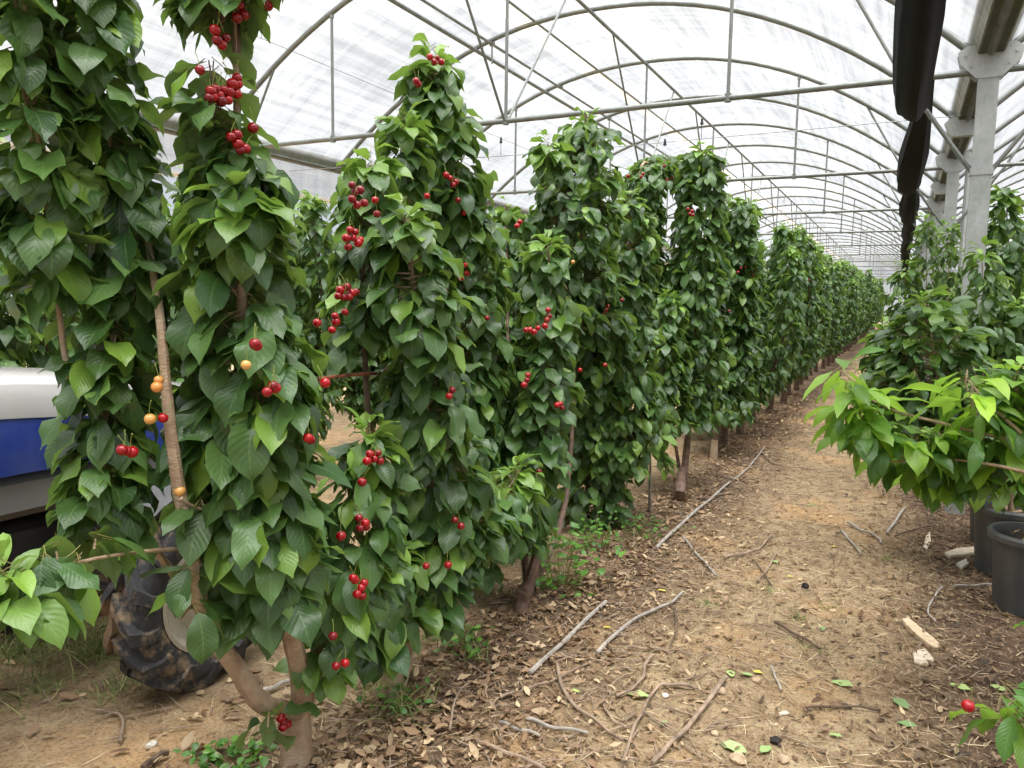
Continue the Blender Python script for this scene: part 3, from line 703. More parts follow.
tree2 = measured_tree('second cherry tree, tall fruit-topped column beside a cherry-strung leader', g, (.050, .040), [
    dict(path=[(396, 690), (388, 600), (374, 480), (366, 380), (363, 280), (364, 168)], at=-1.80, at0=-1.76, r=(.03, .006), bark='bark_dark',
         fol=[[(370, 172, 32), (366, 230, 40), (358, 295, 36), (352, 345, 26)]], kw=dict(dens=290, L=(.10, .16))),
    dict(path=[(398, 690), (428, 560), (448, 400), (448, 250), (440, 120), (436, 60)], at=-1.98, at0=-1.76, r=(.032, .006),
         fol=[[(434, 66, 30), (437, 110, 40), (442, 180, 50), (452, 240, 54), (460, 320, 54), (466, 420, 50), (472, 500, 50), (476, 560, 40)], [(402, 136, 18), (398, 170, 22), (410, 200, 20)]], kw=dict(dens=340, L=(.11, .17), young=.10)),
    dict(path=[(396, 690), (418, 600), (430, 500), (426, 400), (416, 300), (405, 218)], at=-1.62, at0=-1.76, r=(.03, .006),
         fol=[[(405, 226, 38), (411, 275, 52), (418, 345, 48), (432, 420, 54), (438, 500, 54), (434, 560, 48), (425, 608, 34)]], kw=dict(dens=330, L=(.11, .175), young=.14)),
    dict(path=[(396, 685), (388, 640), (384, 600)], at=-1.66, at0=-1.76, r=(.012, .005), fol=[[(392, 560, 36), (385, 610, 38), (372, 650, 28)]], kw=dict(dens=300)),
    dict(path=[(440, 560), (500, 500), (520, 470)], at=-1.55, r=(.010, .004), fol=[[(515, 480, 28), (490, 510, 32), (460, 540, 30)]], kw=dict(dens=260, young=.3)),
], cherries=cl([(352, 185), (355, 192), (352, 199), (357, 205), (364, 203), (360, 190), (377, 214), (375, 200), (350, 230), (353, 238), (348, 247), (358, 243), (355, 232), (360, 240), (346, 238)], -1.66)
    + cl([(340, 290), (347, 287), (352, 293), (343, 297), (356, 292), (349, 297), (338, 296), (345, 312), (335, 316), (332, 330), (336, 322), (317, 323)], -1.68)
    + cl([(430, 57), (437, 58), (441, 62), (434, 62), (418, 84), (416, 81)], -1.86) + cl([(450, 178), (456, 182), (446, 175), (453, 185), (427, 196), (458, 200), (464, 213), (459, 271), (465, 265), (467, 273), (461, 278), (448, 290)], -1.80)
    + cl([(452, 390), (449, 396), (426, 566), (448, 565), (461, 526), (455, 520)], -1.44), seed=23,
    trunk=[g-[0, 0, .03], at_x(393, 672, -1.76), at_x(396, 640, -1.76)])
p0, p1 = at_x(318, 379, -1.76), at_x(386, 373, -1.76)
b = MB(); b.tube(smooth_path([p0, (p0+p1)/2+[0, 0, .004], p1], 4), .007, 7); b.tube([p1, p1+[.0, .02, .02]], .016, 6); b.tube([p1, at_x(392, 398, -1.76)], .008, 6)
b.build('dead_twig', M['bark_red'], tree2)
g = at_z(520, 612)
tree3 = measured_tree('third cherry tree, slim red-brown trunk in view below a low pointed column', g, (.042, .034), [
    dict(path=[(522, 606), (541, 540), (555, 460), (556, 380), (548, 250)], at=-1.62, at0=-1.68, r=(.036, .006), bark='bark_dark',
         fol=[[(547, 252, 24), (546, 300, 36), (541, 370, 40), (535, 430, 40), (524, 500, 40), (512, 540, 34)]], fat=-1.68, kw=dict(dens=300, L=(.11, .165), young=.12)),
    dict(path=[(528, 592), (566, 500), (578, 300), (586, 112)], at=-1.95, at0=-1.70, r=(.026, .006), bark='bark_dark',
         fol=[[(586, 128, 28), (580, 165, 40), (566, 225, 52), (570, 300, 56), (588, 380, 46), (594, 450, 44), (586, 520, 40)], [(548, 150, 14), (552, 175, 20)]], kw=dict(dens=320, L=(.11, .165), young=.09)),
    dict(path=[(528, 590), (510, 400), (506, 205)], at=-2.15, at0=-1.72, r=(.024, .006),
         fol=[[(508, 215, 22), (505, 280, 36), (508, 360, 38), (505, 440, 36), (500, 520, 36)]], kw=dict(dens=300, L=(.10, .15))),
], cherries=cl([(548, 310), (547, 320), (545, 326), (549, 316), (530, 330), (534, 332), (526, 330), (538, 328), (528, 375), (524, 385), (527, 380), (562, 408), (557, 405), (560, 404), (539, 472)], -1.48)
    + cl([(573, 315), (606, 310), (604, 314), (608, 306), (580, 370), (487, 318)], -1.72) + cl([(573, 262)], -1.7, 'y') + cl([(520, 222), (517, 226), (558, 315)], -1.85), seed=37,
    trunk=[g-[0, 0, .03], at_x(521, 604, -1.68), at_x(524, 592, -1.67)], bark='bark_dark')
g = at_z(602, 503)
tree4 = measured_tree('fourth cherry tree, its branch arching across at the top to meet the next tree', g, (.05, .036), [
    dict(path=[(604, 500), (622, 420), (630, 300), (628, 202)], at=-1.75, at0=-2.0, r=(.028, .006), fol=[[(628, 206, 24), (627, 250, 32), (625, 330, 36), (622, 400, 40), (614, 470, 36)]], kw=dict(dens=300, L=(.11, .16))),
    dict(path=[(606, 500), (645, 330), (640, 180), (655, 164), (690, 163)], at=-2.05, r=(.028, .006), fol=[[(692, 166, 20), (672, 164, 18), (652, 166, 22), (640, 185, 26), (640, 230, 24), (648, 300, 22), (650, 380, 26)]], kw=dict(dens=480, tip=False, L=(.10, .15))),
], cherries=cl([(628, 176), (641, 177), (643, 174), (664, 166), (672, 178), (667, 180)], -1.86) + cl([(622, 300), (605, 365)], -1.5), seed=41, lod=2, stalks=False,
    trunk=[g-[0, 0, .03], at_z(602, 503, .10), at_x(604, 480, -2.0)])
g = at_z(680, 495)
tree5 = measured_tree('fifth cherry tree, a tall straight column topped by a rounded leafy head', g, (.052, .036), [
    dict(path=[(682, 490), (691, 400), (697, 260), (702, 150)], at=-1.62, at0=-1.58, r=(.036, .006), bark='bark_dark', fol=[[(702, 154, 26), (699, 210, 28), (694, 290, 32), (690, 360, 36), (690, 420, 34)]], kw=dict(dens=330, L=(.11, .16), young=.09)),
    dict(path=[(682, 485), (672, 420), (668, 360)], at=-1.75, at0=-1.58, r=(.02, .006), fol=[[(668, 300, 22), (664, 360, 28), (660, 430, 30)]], kw=dict(dens=280, L=(.10, .15))),
], cherries=cl([(692, 211), (690, 214), (693, 215), (688, 209)], -1.46), seed=47, lod=1, stalks=False, trunk=[g-[0, 0, .03], at_z(680, 492, .08), at_x(682, 470, -1.58)], bark='bark_dark')
g = at_z(650, 511)
sap = measured_tree('thin grey-stemmed young cherry tree squeezed between the fourth and fifth', g, (.016, .012), [
    dict(path=[(650, 500), (650, 450), (646, 410)], at=-1.62, r=(.012, .004), bark='stick_grey', fol=[[(648, 395, 18), (648, 430, 32), (646, 465, 28)]], kw=dict(dens=230, L=(.09, .14), young=.3))],
    seed=53, lod=1, trunk=[g-[0, 0, .02], at_x(650, 480, -1.63)], bark='stick_grey')
g = at_x(712, 466, -1.66); g[2] = 0
tree6 = measured_tree('sixth cherry tree, a shaggy column with small dark fruit, shorter than its tall neighbour', g, (.05, .036), [
    dict(path=[(714, 455), (728, 330), (734, 204)], at=-1.66, r=(.032, .006), bark='bark_dark', fol=[[(734, 206, 22), (731, 270, 28), (728, 350, 30), (720, 420, 32)]], kw=dict(dens=320, L=(.11, .155))),
    dict(path=[(714, 460), (708, 380), (712, 300)], at=-2.0, r=(.02, .006), fol=[[(714, 280, 22), (712, 340, 26), (708, 420, 28)]], kw=dict(dens=280, L=(.10, .15)))],
    cherries=cl([(741, 268), (738, 272), (745, 267), (722, 240), (727, 282), (729, 311), (724, 290)], -1.5), seed=59, lod=1, stalks=False, trunk=[g-[0, 0, .03], at_x(713, 462, -1.66), at_x(715, 440, -1.66)])

# ------------------------------------------------------------------ row trees farther on: four grown once, then copied
def row_tree(seed, hgt, label, group=None, lod=0, potted=False, dens=200, fruit=6):
    r = np.random.default_rng(seed); rng = random.Random(seed)
    t = thing('cherry_tree', label, 'tree', (0, 0, 0), group)
    b = MB(); b.tube(smooth_path([(0, 0, -.03), (.02, .01, .2), (r.uniform(-.05, .05), r.uniform(-.05, .05), .5)], 3), list(np.linspace(.055, .04, 7)), 8, wob=.08, rng=rng); b.build('trunk', M['bark_dark'], t)
    nb = 5
    for k in range(nb):
        a = k*2*PI/nb+r.uniform(-.4, .4); d = r.uniform(.16, .40); h = hgt*r.uniform(.80, 1.0)
        ex, ey = math.cos(a)*d*.8, math.sin(a)*d*1.35
        pts = smooth_path([(0, 0, .3), (ex*.6, ey*.6, .65), (ex, ey, 1.3), (ex*1.05+r.normal(0, .05), ey*1.05+r.normal(0, .05), h)], 3)
        b = MB(); b.tube(pts, list(np.linspace(.026, .005, len(pts))), 6)
        bo = b.build('branch', M['bark_dark'], t)
        lv = Leaves(seed*17+k); low = r.uniform(.32, .5)
        fp = [pts[-1]]+[np.array([np.interp(z, [q[2] for q in pts], [q[i] for q in pts]) for i in range(3)]) for z in np.linspace(h-.25, low, 6)]
        fr = [.10, .17, .21, .23, .24, .24, .17]
        column(lv, fp, fr, dens=dens, L=(.10, .16), young=.10, twigs=None)
        lv.mesh('foliage', M['leaf'], bo, lod)
        if k < 3:
            for q in range(fruit//3):
                z = r.uniform(1.0, h-.2); p = np.array([ex+.16, ey-.12, z])+r.normal(0, .03, 3); cherry(t, p, 'r', rng, False)
    return t
protos = [row_tree(100+i, hh, 'x', None, 0 if i else 1) for i, hh in enumerate((2.62, 2.45, 2.75, 2.55))]
used = [False]*4
rr = random.Random(3); DONE = []
def plant(i, x, y, label, group=None, s=1.0):
    o = protos[i] if not used[i] else copy_tree(protos[i]); used[i] = True
    o.location = (x, y, 0); o.rotation_euler = (0, 0, rr.uniform(0, 6.28)); o.scale = (s, s, s*rr.uniform(.97, 1.05))
    o['label'] = label
    if group: o['group'] = group
    elif 'group' in o: del o['group']
    return o
ys = [8.7, 9.55, 10.6, 11.8, 13.0]; y = 14.1
while y < 58: ys.append(y); y += rr.uniform(1.0, 1.25)
for i, y in enumerate(ys):
    if i < 5: plant(i % 4, -1.68+rr.uniform(-.08, .05), y, f'{ORD[i+6]} cherry tree of the near row, counted from the camera')
    else: plant(rr.randrange(4), -1.70+rr.uniform(-.08, .05), y, 'distant cherry tree merged into the leafy hedge of the left row', 'far cherry trees of the near row', 1+.004*(y-14))
# second row, beyond the alley with the tractor, seen through the gaps
y = 3.9; i = 0
for y in [1.55, 2.75, 3.95, 5.1, 6.2, 7.3, 8.4, 9.5, 10.7, 11.9, 13.1, 14.4, 15.8, 17.2, 18.8, 20.5]:
    plant(rr.randrange(4), -4.75+rr.uniform(-.1, .1), y, 'cherry tree in the row beyond the tractor, glimpsed between the near columns', 'trees of the row beyond the tractor', .97)
for y in [3.0, 4.3, 5.7, 7.1, 8.5, 10.0, 11.5, 13.2, 15.0]:
    plant(rr.randrange(4), -6.75+rr.uniform(-.1, .1), y, 'cherry tree in the farthest left row, just leaf scraps behind the other rows', 'trees of the farthest left row', .9)

# ------------------------------------------------------------------ tractor in the next alley (its right side towards us)
TX, TY = -3.07, 2.15
tr = thing('tractor', 'small blue tractor with roof glare painted on its bonnet parked behind the nearest cherry tree', 'tractor', (TX, TY, 0))
def wheel(cx, cy, R, rr, W, side, name):
    """Lugged tyre with its rim as sub-part; side=+1 shows its outer face to +X."""
    b = MB(); h = W/2
    prof = [(rr, -h*.72), (rr+.02, -h*.86), (rr+(R-rr)*.45, -h*1.0), (R-.055, -h*.97), (R-.034, -h*.80), (R-.028, 0), (R-.034, h*.80), (R-.055, h*.97), (rr+(R-rr)*.45, h*1.0), (rr+.02, h*.86), (rr, h*.72)]
    c = np.array([cx, cy, R]); b.lathe(prof, c, 'x', 48)
    n = max(13, int(R*38))
    for i in range(n):
        for s in (-1, 1):
            th0 = 2*PI*(i+(.5 if s > 0 else 0))/n
            rings = []
            for q, (fx, rad) in enumerate(((-.06, R-.03), (.45, R-.03), (.86, R-.038), (1.02, R-.075), (1.03, R-.11))):
                th = th0+.42*(.385/R)*max(0, fx); hw_ = .026/R*(1.0 if q < 3 else .9); top = .040 if q < 3 else .026
                pts = []
                for dth, rt in ((-hw_*1.25, rad), (hw_*1.25, rad), (hw_, rad+top*(1 if q < 3 else .25)), (-hw_, rad+top*(1 if q < 3 else .25))):
                    a = th+dth; x = s*h*fx+(s*.012 if q >= 3 and rt > rad else 0)
                    pts.append(c+np.array([x, math.cos(a)*rt, math.sin(a)*rt]))
                rings.append(pts if s > 0 else pts[::-1])
            b.loft(rings)
    t = b.build('tyre', M['tyre'], tr)
    b = MB(); o = side
    b.lathe([(rr+.006, o*h*.74), (rr+.012, o*h*.86), (rr-.004, o*h*.88), (rr-.02, o*h*.70), (rr-.03, o*h*.30), (rr*.62, o*h*.20), (rr*.50, o*h*.42), (rr*.30, o*h*.48), (.001, o*h*.50)], c, 'x', 40)
    b.lathe([(rr+.006, -o*h*.74), (rr+.012, -o*h*.86), (rr-.004, -o*h*.88), (rr-.03, -o*h*.4), (rr-.03, o*h*.3)], c, 'x', 40)
    b.build('rim', M['rim'], t)
    b = MB()
    for k in range(6):
        a = k*PI/3; p = c+np.array([o*h*.44, math.cos(a)*rr*.42, math.sin(a)*rr*.42]); b.tube([p, p+[o*.025, 0, 0]], .013, 6)
    b.build('wheel_nuts', M['silver'], t)
    return t
for s in (1, -1):
    wheel(TX+s*.53, TY, .385, .225, .20, s, 'front'); wheel(TX+s*.50, .42, .56, .33, .36, s, 'rear')
secs = [(.75, .33, 1.36, 1.24, .96), (1.6, .33, 1.33, 1.175, .965), (2.15, .32, 1.275, 1.125, .95), (2.42, .295, 1.21, 1.07, .92), (2.55, .26, 1.13, 1.02, .89), (2.60, .22, 1.06, .99, .88)]
b = MB(); b.loft([[np.array([TX+x*hw, y, z]) for x, z in ((-1, zb), (-1.03, (zb+zs)/2), (-1, zs-.01), (1, zs-.01), (1.03, (zb+zs)/2), (1, zb))] for y, hw, zt, zs, zb in secs]); b.build('bonnet', M['blue'], tr)
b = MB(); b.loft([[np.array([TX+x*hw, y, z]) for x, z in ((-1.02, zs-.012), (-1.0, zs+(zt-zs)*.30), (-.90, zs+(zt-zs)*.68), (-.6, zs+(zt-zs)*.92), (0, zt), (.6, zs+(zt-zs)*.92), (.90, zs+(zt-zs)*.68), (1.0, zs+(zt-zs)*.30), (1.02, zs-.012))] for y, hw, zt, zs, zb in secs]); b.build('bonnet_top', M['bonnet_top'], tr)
b = MB(); pr = [(1.66, 1.135), (2.02, 1.10), (2.02, .985), (1.84, .985)]
for s in (1, -1): b.loft([[np.array([TX+s*.3315, y, z]) for y, z in pr], [np.array([TX+s*.345, y, z]) for y, z in pr]]); 
b2 = MB(); b2.loft([[np.array([TX+.3265+.012, y, z]) for y, z in pr], [np.array([TX+.349, y, z]) for y, z in pr]]); b2.build('side_vent', M['dark_metal'], tr, False)
b2 = MB(); b2.loft([[np.array([TX-.349, y, z]) for y, z in pr], [np.array([TX-.3265-.012, y, z]) for y, z in pr]]); b2.build('side_vent', M['dark_metal'], tr, False)
b = MB(); b.box((TX, 2.585, .965), (.36, .05, .17), bev=.01); b.build('grille', M['black_plastic'], tr)
g_ = MB()
for i in range(5): g_.box((TX, 2.614, .905+i*.03), (.33, .012, .009))
g_.build('grille_bars', M['silver'], tr, False)
for s in (1, -1):
    b = MB(); b.lathe([(.001, .03), (.05, .02), (.06, 0), (.055, -.03)], (TX+s*.19, 2.59, 1.04), 'y', 16); b.build('headlight', M['lamp_glass'], tr)
    b = MB()
    for i in range(3): b.box((TX+s*.318, 2.36, 1.055-i*.045), (.03, .26, .018), bev=.004)
    b.build('side_slats', M['silver'], tr)
b = MB(); b.box((TX, 1.55, .875), (.60, 1.95, .16), bev=.03); b.build('engine_side_panel', M['grey_metal'], tr)
b = MB(); b.box((TX, 1.5, .60), (.42, 2.0, .30), bev=.03); b.box((TX, 2.35, .62), (.36, .4, .26), bev=.02); b.build('chassis', M['dark_metal'], tr)
b = MB(); b.tube([(TX-.42, TY, .385), (TX+.42, TY, .385)], .06, 12); b.box((TX, TY, .44), (.30, .22, .20), bev=.03)
for s in (1, -1): b.tube([(TX+s*.36, TY, .50), (TX+s*.36, TY, .27)], .05, 10); b.tube([(TX+s*.05, TY-.20, .40), (TX+s*.36, TY-.17, .40)], .018, 8)
b.build('front_axle', M['dark_metal'], tr)
for s in (1, -1):
    b = MB(); rings = []
    for a in np.linspace(R_(38), R_(128), 12):
        rr0 = .455; ring = []
        for x, dr in ((-.09, 0), (-.095, .012), (.095, .012), (.09, 0)): ring.append(np.array([TX+s*.52+x, TY+math.cos(a)*(rr0+dr), .385+math.sin(a)*(rr0+dr)]))
        rings.append(ring)
    b.loft(rings); b.build('mudguard', M['guard'], tr)
    b = MB(); b.tube([(TX+s*.30, TY, .55), (TX+s*.40, TY, .80), (TX+s*.50, TY, .846)], .016, 8); b.build('mudguard_stay', M['dark_metal'], tr)
    b = MB(); rings = []
    for a in np.linspace(R_(20), R_(165), 14):
        rings.append([np.array([TX+s*.50+x, .42+math.cos(a)*(.63+dr), .56+math.sin(a)*(.63+dr)]) for x, dr in ((-.22, 0), (-.22, .02), (.2, .02), (.2, 0))])
    b.loft(rings); b.build('rear_fender', M['blue'], tr)
b = MB(); b.box((TX, .42, .60), (.70, .5, .35), bev=.05); b.tube([(TX-.42, .42, .56), (TX+.42, .42, .56)], .08, 12); b.build('rear_axle', M['dark_metal'], tr)
b = MB(); b.box((TX, .30, .98), (.44, .42, .10), bev=.04); b.box((TX, .08, 1.18), (.42, .09, .36), bev=.04); b.box((TX, .30, .85), (.2, .2, .18)); b.build('seat', M['black_plastic'], tr)
b = MB(); b.tube([(TX, .95, 1.05), (TX, .76, 1.33)], .02, 8); b.tube([(TX+.18*math.cos(a), .76-.05*math.sin(a), 1.33+.17*math.sin(a)) for a in np.linspace(0, 2*PI, 25)], .014, 8); b.box((TX, .76, 1.33), (.34, .02, .02)); b.build('steering_wheel', M['black_plastic'], tr)
b = MB(); b.tube(smooth_path([(TX-.34, -.02, .65), (TX-.34, -.08, 1.5), (TX-.30, -.10, 1.72), (TX, -.10, 1.76), (TX+.30, -.10, 1.72), (TX+.34, -.08, 1.5), (TX+.34, -.02, .65)], 4), .028, 10); b.build('roll_bar', M['dark_metal'], tr)
b = MB(); b.tube([(TX+.31, 1.70, .66), (TX+.34, 1.95, .72), (TX+.36, 2.03, .52)], .011, 8); b.build('hose', M['black_plastic'], tr)
b = MB(); b.box((TX+.325, 1.78, .70), (.03, .05, .14), bev=.01); b.build('lever_grip', M['blue'], tr)

# ------------------------------------------------------------------ potted young cherry trees on the right
def pot_parts(t, x, y, rt=.205, rb=.165, h=.42):
    b = MB(); b.lathe([(.001, .004), (rb, .004), (rb+.004, .02), (rt-.012, h-.05), (rt-.010, h-.045), (rt+.010, h-.040), (rt+.014, h-.012), (rt+.006, h), (rt-.010, h), (rt-.016, h-.02), (rt-.022, h-.10)], (x, y, 0), 'z', 36)
    po = b.build('pot', M['pot'], t)
    b = MB(); r = random.Random(int(x*1000+y*100)); prof = [(rt-.024, h-.075), (rt*.6, h-.06), (rt*.3, h-.055), (.001, h-.05)]; b.lathe(prof, (x, y, 0), 'z', 24); b.build('potting_soil', M['potting'], t)
    lv = Leaves(int(y*77)); q = 26; a = lv.r.uniform(0, 6.28, q); rd = lv.r.uniform(.02, rt-.05, q)
    lv.add(np.stack([x+np.cos(a)*rd, y+np.sin(a)*rd, np.full(q, h-.045)], 1), lv.r.uniform(0, 6.28, q), lv.r.uniform(0, .4, q), lv.r.uniform(-.6, .8, q), lv.r.uniform(.04, .09, q), lv.r.uniform(.02, .045, q), lv.r.normal(0, .4, q), lv.r.uniform(-.3, .5, q), lv.r.uniform(0, .2, q), lv.r.uniform(0, 1, (q, 3)))
    d = lv.mesh('dead_leaves', [M['dead_leaf']], t, 1); d['kind'] = 'stuff'
def potted(label, x, y, branches, seed, cherries=(), leafmat='leaf_y', lod=2):
    t = thing('potted_cherry_tree', label, 'potted tree', (x, y, 0)); pot_parts(t, x, y)
    for br in branches:
        br.setdefault('start', (x, y, .78)); br.setdefault('plane', 'y')
    b = np.array([x, y, .34])
    measured_tree(label, b, (.018, .013), branches, cherries, seed, lod, None, root=t, leafmat=leafmat, stalks=True, trunk=[b, (x-.01, y, .55), (x, y, .80)], bark='bark')
    return t
LAN = dict(aspect=.27, L=(.18, .26), e0=(-16, 26), bend=(30, 75), spread=1.0, per=4, tip=False)
potted('nearest potted cherry on the right, low branch with one red fruit above the path edge', .86, 2.72, [
    dict(path=[(1080, 640), (1030, 690), (1008, 705)], at=2.62, start=(.86, 2.72, .6), r=(.010, .003), fol=[[(994, 694, 14), (1004, 716, 26), (1030, 715, 30)]], kw=dict(dens=300, L=(.14, .19), aspect=.42, young=.6, ymax=.9, bend=(30, 60), tip=False)),
    dict(path=[(1100, 600), (1050, 640), (1042, 655)], at=2.75, start=(.86, 2.72, .62), r=(.010, .003), fol=[[(1038, 652, 10), (1060, 645, 20)]], kw=dict(dens=220, L=(.10, .14), aspect=.45, tip=False)),
    dict(path=[(1240, 300), (1300, 160)], at=2.75, r=(.012, .004), fol=[[(1300, 160, 60), (1240, 330, 100)]], kw=dict(dens=200, L=(.11, .16)))],
    201, [(968, 706, .18, 'r')])
potted('potted cherry with bright lime lance-shaped leaves arching over the path', .80, 3.62, [
    dict(path=[(1050, 455), (960, 428), (880, 405), (842, 370)], at=3.50, r=(.014, .004), fol=[[(840, 356, 12), (842, 378, 18), (852, 396, 26), (868, 425, 36)]], kw=dict(dens=170, young=.85, ymax=1.0, **LAN)),
    dict(path=[(1050, 480), (960, 460), (890, 462)], at=3.46, r=(.012, .004), fol=[[(862, 428, 24), (892, 444, 34), (930, 450, 34)]], kw=dict(dens=250, young=.3, aspect=.44, L=(.13, .19), e0=(-5, 18), bend=(40, 90))),
    dict(path=[(1040, 450), (990, 405), (968, 380)], at=3.50, r=(.012, .004), fol=[[(964, 366, 16), (970, 392, 28), (985, 435, 38)]], kw=dict(dens=170, young=.85, ymax=1.0, **LAN)),
    dict(path=[(1050, 450), (1020, 400), (1012, 372)], at=3.62, r=(.012, .004), fol=[[(1016, 384, 24), (1020, 410, 36), (1015, 445, 36)]], kw=dict(dens=230, young=.35, aspect=.46, L=(.14, .20), e0=(0, 20), bend=(40, 90))),
    dict(path=[(1060, 480), (1000, 450), (960, 455)], at=3.62, r=(.010, .004), fol=[[(940, 455, 26), (975, 455, 32), (1010, 460, 32)]], kw=dict(dens=260, young=.2, aspect=.46, L=(.13, .18))),
    dict(path=[(1040, 480), (980, 460), (900, 455)], at=3.66, r=(.009, .004), fol=[[(896, 458, 22), (940, 472, 26), (985, 482, 24)]], kw=dict(dens=280, young=.15, aspect=.44, L=(.12, .18), tip=False)),
    dict(path=[(1130, 440), (1140, 300)], at=3.62, r=(.012, .004), fol=[[(1140, 300, 40), (1120, 380, 70), (1100, 460, 60)]], kw=dict(dens=200))], 203)
potted('potted cherry in the frontmost visible black pot, foliage hanging down to its rim', .70, 4.76, [
    dict(path=[(1010, 480), (1008, 440)], at=4.70, r=(.012, .004), fol=[[(1012, 430, 26), (1016, 465, 32), (1014, 485, 24)]], kw=dict(dens=260, young=.15, L=(.12, .18))),
    dict(path=[(1040, 470), (1050, 400)], at=4.80, r=(.012, .004), fol=[[(1050, 390, 26), (1045, 440, 40), (1040, 490, 30)]], kw=dict(dens=240))], 205)
potted('potted cherry in the second black pot, dense leafy mound left of the post', .66, 5.38, [
    dict(path=[(975, 470), (940, 390), (928, 304)], at=5.35, r=(.014, .005), fol=[[(926, 308, 28), (928, 340, 52), (926, 395, 58), (930, 445, 54)]], kw=dict(dens=280, young=.12, L=(.12, .18), e0=(0, 20), aspect=.46)),
    dict(path=[(975, 470), (900, 400), (880, 352)], at=5.45, r=(.012, .004), fol=[[(886, 338, 16), (894, 365, 30), (900, 400, 36), (905, 430, 30)]], kw=dict(dens=240, young=.35, L=(.12, .18), aspect=.42)),
    dict(path=[(985, 470), (970, 420)], at=5.35, r=(.012, .004), fol=[[(965, 400, 30), (970, 450, 40), (978, 485, 28)]], kw=dict(dens=260, L=(.11, .16)))], 207, leafmat='leaf')
potted('potted cherry in the third black pot, slender shoot before the nearest post', .68, 6.0, [
    dict(path=[(985, 440), (984, 340), (982, 262)], at=5.95, r=(.012, .003), fol=[[(982, 258, 10), (984, 290, 20), (986, 330, 28), (985, 380, 34), (985, 430, 34)]], kw=dict(dens=330, young=.14, L=(.08, .135), aspect=.40)),
    dict(path=[(1000, 440), (1015, 360), (1020, 320)], at=6.1, r=(.012, .004), fol=[[(1020, 310, 20), (1016, 360, 32), (1010, 420, 36)]], kw=dict(dens=260, young=.25, L=(.10, .16)))], 209, leafmat='leaf', lod=1)
potted('potted cherry behind the nearest post with two thin whippy shoots', .78, 7.25, [
    dict(path=[(960, 420), (950, 320), (948, 235)], at=7.2, r=(.012, .003), fol=[[(948, 230, 8), (949, 265, 14), (952, 310, 18), (955, 360, 30)]], kw=dict(dens=330, young=.3, L=(.07, .12), aspect=.38)),
    dict(path=[(940, 420), (928, 320), (926, 228)], at=7.6, r=(.012, .003), fol=[[(926, 226, 10), (926, 260, 14), (924, 300, 22), (925, 350, 32)]], kw=dict(dens=330, young=.35, L=(.07, .13), aspect=.38)),
    dict(path=[(930, 400), (908, 330), (905, 275)], at=7.5, r=(.012, .004), fol=[[(905, 272, 12), (908, 310, 26), (910, 350, 32)]], kw=dict(dens=280, young=.4, L=(.09, .15), aspect=.40))], 211, leafmat='leaf', lod=1)
potted('potted cherry right of the nearest post, tall leafy top against the roof hoops', 1.30, 7.6, [
    dict(path=[(1020, 420), (1014, 320), (1006, 200)], at=7.6, r=(.012, .003), fol=[[(1004, 196, 8), (1003, 222, 16), (1008, 250, 34), (1012, 310, 42), (1012, 380, 44)]], kw=dict(dens=290, young=.12, L=(.10, .16)))], 213, leafmat='leaf', lod=1)
def potted_proto(seed, h):
    r = np.random.default_rng(seed); t = thing('potted_cherry_tree', 'x', 'potted tree', (0, 0, 0)); pot_parts(t, 0, 0)
    b = MB(); b.tube([(0, 0, .34), (.01, 0, .6), (0, .01, .8)], [.018, .016, .013], 7); b.build('trunk', M['bark'], t)
    for k in range(4):
        a = k*PI/2+r.uniform(-.5, .5); d = r.uniform(.15, .38); hh = h*r.uniform(.75, 1)
        pts = smooth_path([(0, 0, .75), (math.cos(a)*d*.7, math.sin(a)*d*.7, 1.0), (math.cos(a)*d, math.sin(a)*d, hh)], 3)
        b = MB(); b.tube(pts, list(np.linspace(.012, .004, len(pts))), 5); bo = b.build('branch', M['bark'], t)
        lv = Leaves(seed*9+k); column(lv, [pts[-1], pts[-3], pts[-5], pts[1]], [.07, .15, .20, .18], dens=260, L=(.09, .16), aspect=.44, young=.25)
        lv.mesh('foliage', M['leaf'], bo, 0)
    return t
PP = [potted_proto(301, 1.95), potted_proto(302, 1.7), potted_proto(303, 2.15)]; pu = [False]*3
def plant_pot(x, y, label, group):
    i = rr.randrange(3); o = PP[i] if not pu[i] else copy_tree(PP[i]); pu[i] = True
    o.location = (x, y, 0); o.rotation_euler = (0, 0, rr.uniform(0, 6.28)); o['label'] = label; o['group'] = group
y = 8.5
while y < 45:
    plant_pot(.78+rr.uniform(-.05, .05), y, 'young potted cherry tree in the far part of the right-hand pot line', 'far potted trees beside the path'); y += rr.uniform(1.0, 1.2)
y = 5.9
while y < 34:
    if not 7.2 < y < 8.1: plant_pot(1.45+rr.uniform(-.08, .08), y, 'young potted cherry tree in the second pot line, seen behind the posts', 'potted trees behind the posts')
    y += rr.uniform(1.1, 1.3)
for i, pu_ in enumerate(pu): assert pu_
y = 15.0
while y < 46:
    plant(rr.randrange(4), 2.75+rr.uniform(-.1, .1), y, 'cherry tree in the right-hand tunnel, seen as leaves past the posts', 'trees of the right-hand tunnel'); y += rr.uniform(1.15, 1.4)

